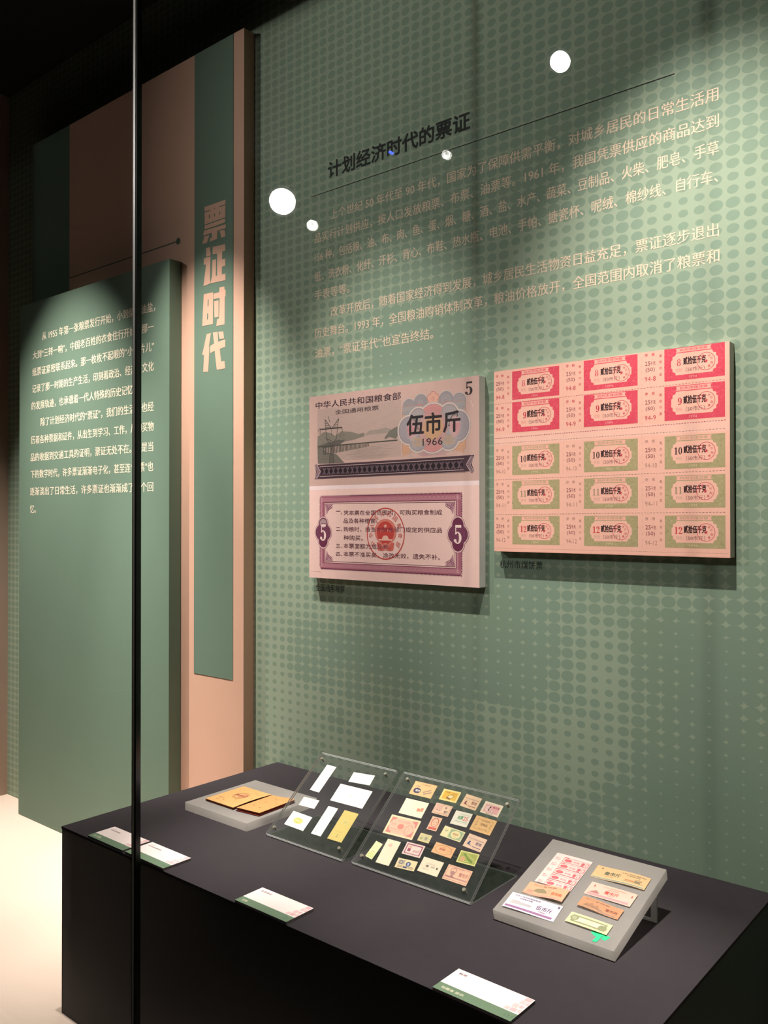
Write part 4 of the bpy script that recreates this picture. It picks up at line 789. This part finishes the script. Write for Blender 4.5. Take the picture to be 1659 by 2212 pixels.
def c_leaf(g): drect(g, .06, .09, .94, .91, '#a9ad58'); dpoly(g, [(.2, .72), (.36, .62), (.56, .3), (.82, .16), (.78, .32), (.52, .5), (.3, .82)], '#6f8a3c'); dring(g, .25, .35, .13, .22, .18, '#dca878'); dline(g, [(.4, .8), (.62, .6), (.8, .5), (.9, .3)], .04, '#d2cd84'); dline(g, [(.3, .2), (.5, .2), (.6, .3)], .04, '#e2d898')
def c_blue(g): drect(g, .08, .42, .4, .88, '#b8ac96'); dring(g, .22, .62, .1, .2, .06, '#7d6a7a'); ddisc(g, .6, .56, .12, .24, '#3f4a78'); dtxt(g, '壹', .55, .42, .1, .28, '#c8cde0', .03); drect(g, .1, .1, .92, .34, '#d8bf94'); dring(g, .22, .22, .1, .1, .03, '#4a5068'); drect(g, .4, .12, .6, .28, '#46527e'); dring(g, .78, .22, .12, .1, .03, '#5a5a68')
def c_creamtext(g): dtxt(g, '杭州市居民粮油供应', .24, .6, .46, .1, '#b8a898'); dtxt(g, '油 票', .22, .42, .5, .12, '#8c8078', .01); dtxt(g, '购', .3, .38, .1, .18, '#5a5450', .03); dtxt(g, '章', .78, .4, .09, .16, '#5a5450', .03); dtxt(g, '壹市斤', .2, .22, .3, .08, '#b8a898')
def c_bank(g): dframe(g, .04, .07, .03, '#c88a80'); dring(g, .3, .68, .12, .2, .04, '#b0807c'); ddisc(g, .3, .52, .1, .14, '#b88680'); drect(g, .06, .2, .94, .3, '#c8948a'); dpoly(g, [(.08, .3), (.24, .3), (.3, .42), (.4, .3), (.46, .2), (.08, .2)], '#b07c78'); dtxt(g, '壹市斤', .56, .42, .36, .26, '#c07c72', .03); dtxt(g, '杭州市粮票', .3, .84, .4, .07, '#c08a80')
cps = [('orange coupon with a dark blue oval at the top left of the right stand', '#f2c08a', c_blueoval), ('golden yellow coupon showing a matchbox in the top row', '#f6dc90', c_match),
 ('peach coupon with a brown picture in the top row, third from left', '#f3cda8', c_soap('#9c5c50', '#8c4e40')), ('pink coupon with a small black figure at the top right corner', '#f6e2c8', c_pink),
 ('blank cream coupon with orange characters beside the acrylic edge', '#f9edd0', c_cream), ('pink coupon with black marks in the second row', '#f0c8ac', c_fish),
 ('white coupon with green lettering and a pink number', '#f5ead8', c_green25), ('tan coupon with a brown lettered border at the right side', '#f0bf84', c_tan),
 ('largest coupon, cream with a red ornamental border', '#f8dcb4', c_red), ('small upright red coupon with a portrait', '#f4caa8', c_portrait),
 ('pale yellow coupon with a green frame and red characters', '#f4e4b4', c_greenticket), ('peach coupon with a dark blue picture at the right side', '#f4ccb0', c_soap('#6a5a78', '#46507c')),
 ('smallest ochre coupon near the centre of the right stand', '#ecd49a', c_greyocher), ('narrow tilted yellow green slip at the lower left corner', '#f2efba', c_yg),
 ('tall cream slip with a faint pink seal at the lower left', '#f6e8cc', c_longcream), ('white coupon with a purple red frame', '#f4d6cc', c_purple),
 ('orange coupon with an oval line border', '#f1b888', c_orange), ('olive green coupon with a leaf shaped picture', '#e6dc92', c_leaf),
 ('beige coupon with blue ornaments in the bottom row', '#f0d8ac', c_blue), ('blank looking cream coupon with grey characters in the bottom row', '#f5dfc4', c_creamtext),
 ('pink note with brown scenery at the bottom right corner', '#f4bfa0', c_bank)]
for rec, (lb, pc, dr) in zip(DATA['p2'], cps): coupon(B2, rec, .0001, lb, G2, pc, dr)

# ------------------------------------------------------------------ tilted frosted slab with its coupons
TS = 15.8
fs = empty('frosted_slab', 'thick tilted frosted acrylic slab propped on a bent leg at the right', 'slab', Matrix.Translation((-.7451, 1.1652, ZT+.0002)))
b = MB(); b.box((0, 0, 0), (.206, .205, .0178), FR, Matrix.Rotation(math.radians(TS), 4, 'X')); b.build('slab', fs, bevel=.0008)
lg = MB(); LM = mat_glass('leg_acrylic', (.7, .7, .68), .1, .15, 1, .35)
lg.box((.196, .1525, .0005), (.2055, .1565, .0405), LM); lg.box((.003, .1525, .0005), (.0125, .1565, .0405), LM); lg.box((.0125, .1525, .0005), (.196, .1565, .0045), LM)
lg.build('support_leg', fs)
B3 = tilt(-.7451, 1.1652, ZT+.0002, TS) @ Matrix.Translation((0, 0, .0178))
G3 = 'paper coupons on the tilted frosted slab'
def k_sheet(g):
    for k in range(5):
        y = .83-k*.195
        X, Y = N_(g)
        drect(g, .27, y-.075, .985, y+.09, '#cf7f82'); drect(g, .285, y-.062, .97, y+.077, '#e4bab2')
        dring(g, .42, y, .1, .045, .03, '#c45a62'); ddisc(g, .42, y, .06, .02, '#cc6a70'); dtxt(g, '半两', .56, y-.03, .17, .06, '#d8707c', .02)
        dtxt(g, '壹', .78, y-.055, .09, .11, '#b85860', .03); dline(g, [(.29, y-.068), (.96, y-.068)], .012, '#b8525c'); dring(g, .93, y+.01, .04, .06, .01, '#c0585f'); drect(g, .28, y+.065, .4, y+.088, '#c4585f')
        dtxt(g, '壹九', .06, y+.01, .14, .035, '#f0a0a4'); dtxt(g, '柒四', .06, y-.04, .14, .035, '#f0a0a4')
def k_orange(g):
    drect(g, .03, .04, .97, .16, '#ec9484'); dtxt(g, '浙江省粮票', .12, .78, .6, .12, '#9c6a50'); dpoly(g, [(.2, .38), (.26, .6), (.4, .66), (.52, .5), (.56, .3), (.3, .3)], '#8f8064'); ddisc(g, .14, .3, .08, .1, '#ec8a78'); dline(g, [(.58, .3), (.6, .62)], .03, '#8f8064'); dtxt(g, '伍市两', .66, .28, .26, .24, '#dc6440', .04)
def k_five(g):
    dtxt(g, '中华人民共和国粮食部', .09, .82, .5, .09, '#4c3a58', .02); dtxt(g, '全国通用粮票', .2, .7, .26, .07, '#4c3a58', .02); dpoly(g, [(.07, .3), (.08, .55), (.2, .58), (.3, .48), (.5, .46), (.5, .4), (.24, .34)], '#c4bcbc')
    for k in range(6): dline(g, [(.1, .36+k*.04), (.48, .38+k*.022)], .008, '#8f8990')
    drect(g, .03, .08, .94, .2, '#8d5f88'); 
    for k in range(22): dline(g, [(.04+k*.041, .09), (.06+k*.041, .19)], .015, '#c7a0bc')
    ddisc(g, .72, .55, .2, .24, '#ecdcea'); dtxt(g, '伍市斤', .58, .38, .3, .26, '#5a3a58', .03); dtxt(g, '1966', .66, .26, .12, .07, '#8d5f78'); dtxt(g, '5', .93, .78, .04, .13, '#4c3a50', .04)
def k_three(g):
    drect(g, .03, .04, .97, .13, '#8f9284'); drect(g, .03, .13, .97, .16, '#d8c088'); dtxt(g, '叁市斤', .2, .38, .3, .28, '#4e5a48', .03); dtxt(g, '1955', .26, .24, .14, .06, '#b87a58'); dtxt(g, '中华人民共和国粮食部', .5, .78, .44, .08, '#6e6a50', .01); dtxt(g, '全国通用粮票', .6, .66, .24, .07, '#6e6a50', .01)
    drect(g, .6, .32, .8, .42, '#b8845e'); drect(g, .78, .28, .88, .46, '#857458'); dring(g, .84, .48, .06, .08, .03, '#857458'); dtxt(g, '3', .1, .78, .03, .12, '#5a5440', .03); drect(g, .58, .26, .94, .29, '#9a8a68')
def k_one(g):
    drect(g, .05, .07, .94, .2, '#ec8c90'); dtxt(g, '中华人民共和国粮食部', .28, .8, .5, .08, '#b07a68', .01); dtxt(g, '全国通用粮票', .4, .67, .25, .07, '#c08a78', .01); dtxt(g, '壹市斤', .38, .36, .3, .24, '#c0504c', .03); dtxt(g, '1', .1, .68, .02, .15, '#a84c48', .05); dtxt(g, '1', .92, .62, .02, .15, '#a84c48', .05)
    dpoly(g, [(.07, .24), (.12, .34), (.2, .46), (.26, .36), (.3, .24)], '#a8706c'); ddisc(g, .86, .36, .08, .1, '#ecb0a4'); dtxt(g, '1966', .47, .26, .12, .07, '#c87c70')
def k_brown(g):
    drect(g, .04, .06, .96, .18, '#b08a6a'); dtxt(g, '浙江省粮票', .08, .78, .6, .1, '#7a5a48', .01); dpoly(g, [(.12, .22), (.18, .5), (.24, .42), (.3, .62), (.36, .4), (.44, .55), (.5, .3), (.56, .22)], '#a07458'); drect(g, .12, .2, .6, .24, '#7a6058'); dtxt(g, '壹市两', .64, .34, .28, .24, '#8a4c3c', .03); drect(g, .5, .1, .92, .15, '#8a7078')
def k_green(g):
    drect(g, .09, .17, .91, .83, '#8f8f6c'); drect(g, .15, .3, .85, .7, '#f4cfae'); ddisc(g, .15, .56, .1, .26, '#8a8a68'); ddisc(g, .84, .4, .1, .26, '#8a8a68'); ddisc(g, .15, .56, .06, .18, '#a3a384'); dtxt(g, '全国粮票', .4, .5, .22, .1, '#d09a88'); dtxt(g, '贰两', .44, .36, .1, .1, '#c88a78')
p3 = DATA['p3']
flat_ = lambda x, y: .0004*(1+math.sin(x*60))
coupon(B3, p3[0], .0002, 'pink sheet of five identical coupon strips at the top left of the slab', G3, '#e6c6be', k_sheet, wavy(.0006, 60, 1.2))
coupon(B3, p3[1], .0002, 'wavy orange coupon between the pink sheet and the white note', G3, '#d9a080', k_orange, wavy(.0017, 75, 0))
coupon(B3, p3[2], .0002, 'white and purple five-unit note at the bottom left of the slab', G3, '#dacdd8', k_five, wavy(.0010, 42, 2.6))
coupon(B3, p3[3], .0002, 'tan three-unit note at the top right of the slab', G3, '#cfa87c', k_three, wavy(.0009, 62, .5))
coupon(B3, p3[4], .0002, 'pink one-unit note with a red band, second down on the right', G3, '#dcb0a0', k_one, wavy(.0006, 40, .5))
coupon(B3, p3[5], .0002, 'brown wavy coupon, third down on the right of the slab', G3, '#be8866', k_brown, wavy(.0020, 60, 3.0))
coupon(B3, p3[6], .0012, 'pale yellow coupon with grey green frame at the lower right of the slab', G3, '#d4cb9c', k_green, wavy(.0006, 50, 1.5))
gn = mat('#2fd98a', .5, .1, 60)
b = MB(); xf = B3
def strip(pts_, z0, z1):
    n = len(pts_); vs = [(x, y, z0) for x, y in pts_]+[(x, y, z1) for x, y in pts_]
    b.add(vs, [tuple(range(n))[::-1], tuple(range(n, 2*n))]+[(i, (i+1) % n, n+(i+1) % n, n+i) for i in range(n)], gn)
strip([(.1698, .0046), (.1764, .0056), (.1808, .0265), (.1745, .0285)], .0004, .0007)
strip([(.1600, .0215), (.1680, .0165), (.1790, .0160), (.1790, .0255), (.1640, .0280)], .0001, .0003)
strip([(.1800, .0150), (.1862, .0135), (.1905, .0235), (.1800, .0255)], .0001, .0003)
tag(b.build('sticky_tag', mw=xf), 'bright green tag strips poking out from under the pale yellow coupon', 'tag')

# ------------------------------------------------------------------ spotlights (the lamp light is part of each fixture)
def spotlight(loc, tgt, power, cone, blend, r, em, label, zc, col, name='spotlight', group=None, soft=.02):
    loc, tgt = Vector(loc), Vector(tgt); d = (tgt-loc).normalized()
    T = empty(name, label, 'spotlight', Matrix.Translation(loc), group)
    q = Matrix.Identity(4); q = d.to_track_quat('-Z', 'Y').to_matrix().to_4x4()
    b = MB(); blk = mat('#141414', .5)
    n = 24; R = r*1.15
    b.cyl((0, 0, .0), (0, 0, .14), R, R, blk, n, False); b.cyl((0, 0, .14), (0, 0, .17), R, R*.6, blk, n); b.cyl((0, 0, -.012), (0, 0, .0), R*1.04, R, blk, n, False)
    b.build('housing', T, mw=q)
    if em:
        b = MB(); b.cyl((0, 0, .004), (0, 0, .006), r, r, mat_emit('lamp_glow_%g' % em, col, em), n); b.build('lens', T, mw=q)
    b = MB(); up_ = zc-loc.z
    b.cyl((0, 0, up_-.002), (0, 0, up_-.03), .03, .03, blk, 14); b.cyl((0, 0, up_-.03), (0, 0, .0), .007, .007, blk, 10); b.build('bracket', T)
    if power:
        L = bpy.data.lights.new('lamp', 'SPOT'); L.energy = power; L.spot_size = math.radians(cone); L.spot_blend = blend; L.shadow_soft_size = soft; L.color = col
        o = bpy.data.objects.new('lamp', L); COL.objects.link(o); o.parent = T; o.matrix_local = q @ Matrix.Translation((0, 0, -.016))
    return T
for loc, tgt, pw, cone, bl, nm in CASE_SPOTS:
    spotlight(loc, tgt, pw, cone, bl, .022, 0, 'small black spotlight under the showcase ceiling ' + nm, 3.083, WARM, group='small spotlights under the showcase ceiling', soft=.012)
for loc, tgt, pw, r, em, nm in GALLERY_SPOTS:
    tg = tgt if pw else (loc[0]*.3, .8, 1.9)
    spotlight(loc, tg, pw, 30 if r > .06 else 42, .8, r, em, nm, 3.9, COOL, group='gallery track spotlights', soft=.03)
b = MB(); b.cyl((-3.244, -2.296, 3.885), (-3.244, -2.296, 3.9), .012, .012, mat('#202020'), 14); b.cyl((-3.244, -2.296, 3.7), (-3.244, -2.296, 3.885), .004, .004, mat('#202020'), 8)
b.cyl((-3.244, -2.296, 3.69), (-3.244, -2.296, 3.70), .01, .01, mat_emit('blue_led', (.05, .1, 1), 60), 12)
tag(b.build('indicator_light'), 'tiny blue indicator lamp hanging between the gallery spotlights', 'indicator light')
print('objects', len(bpy.data.objects), 'tris', sum(len(o.data.polygons) for o in bpy.data.objects if o.type == 'MESH'))
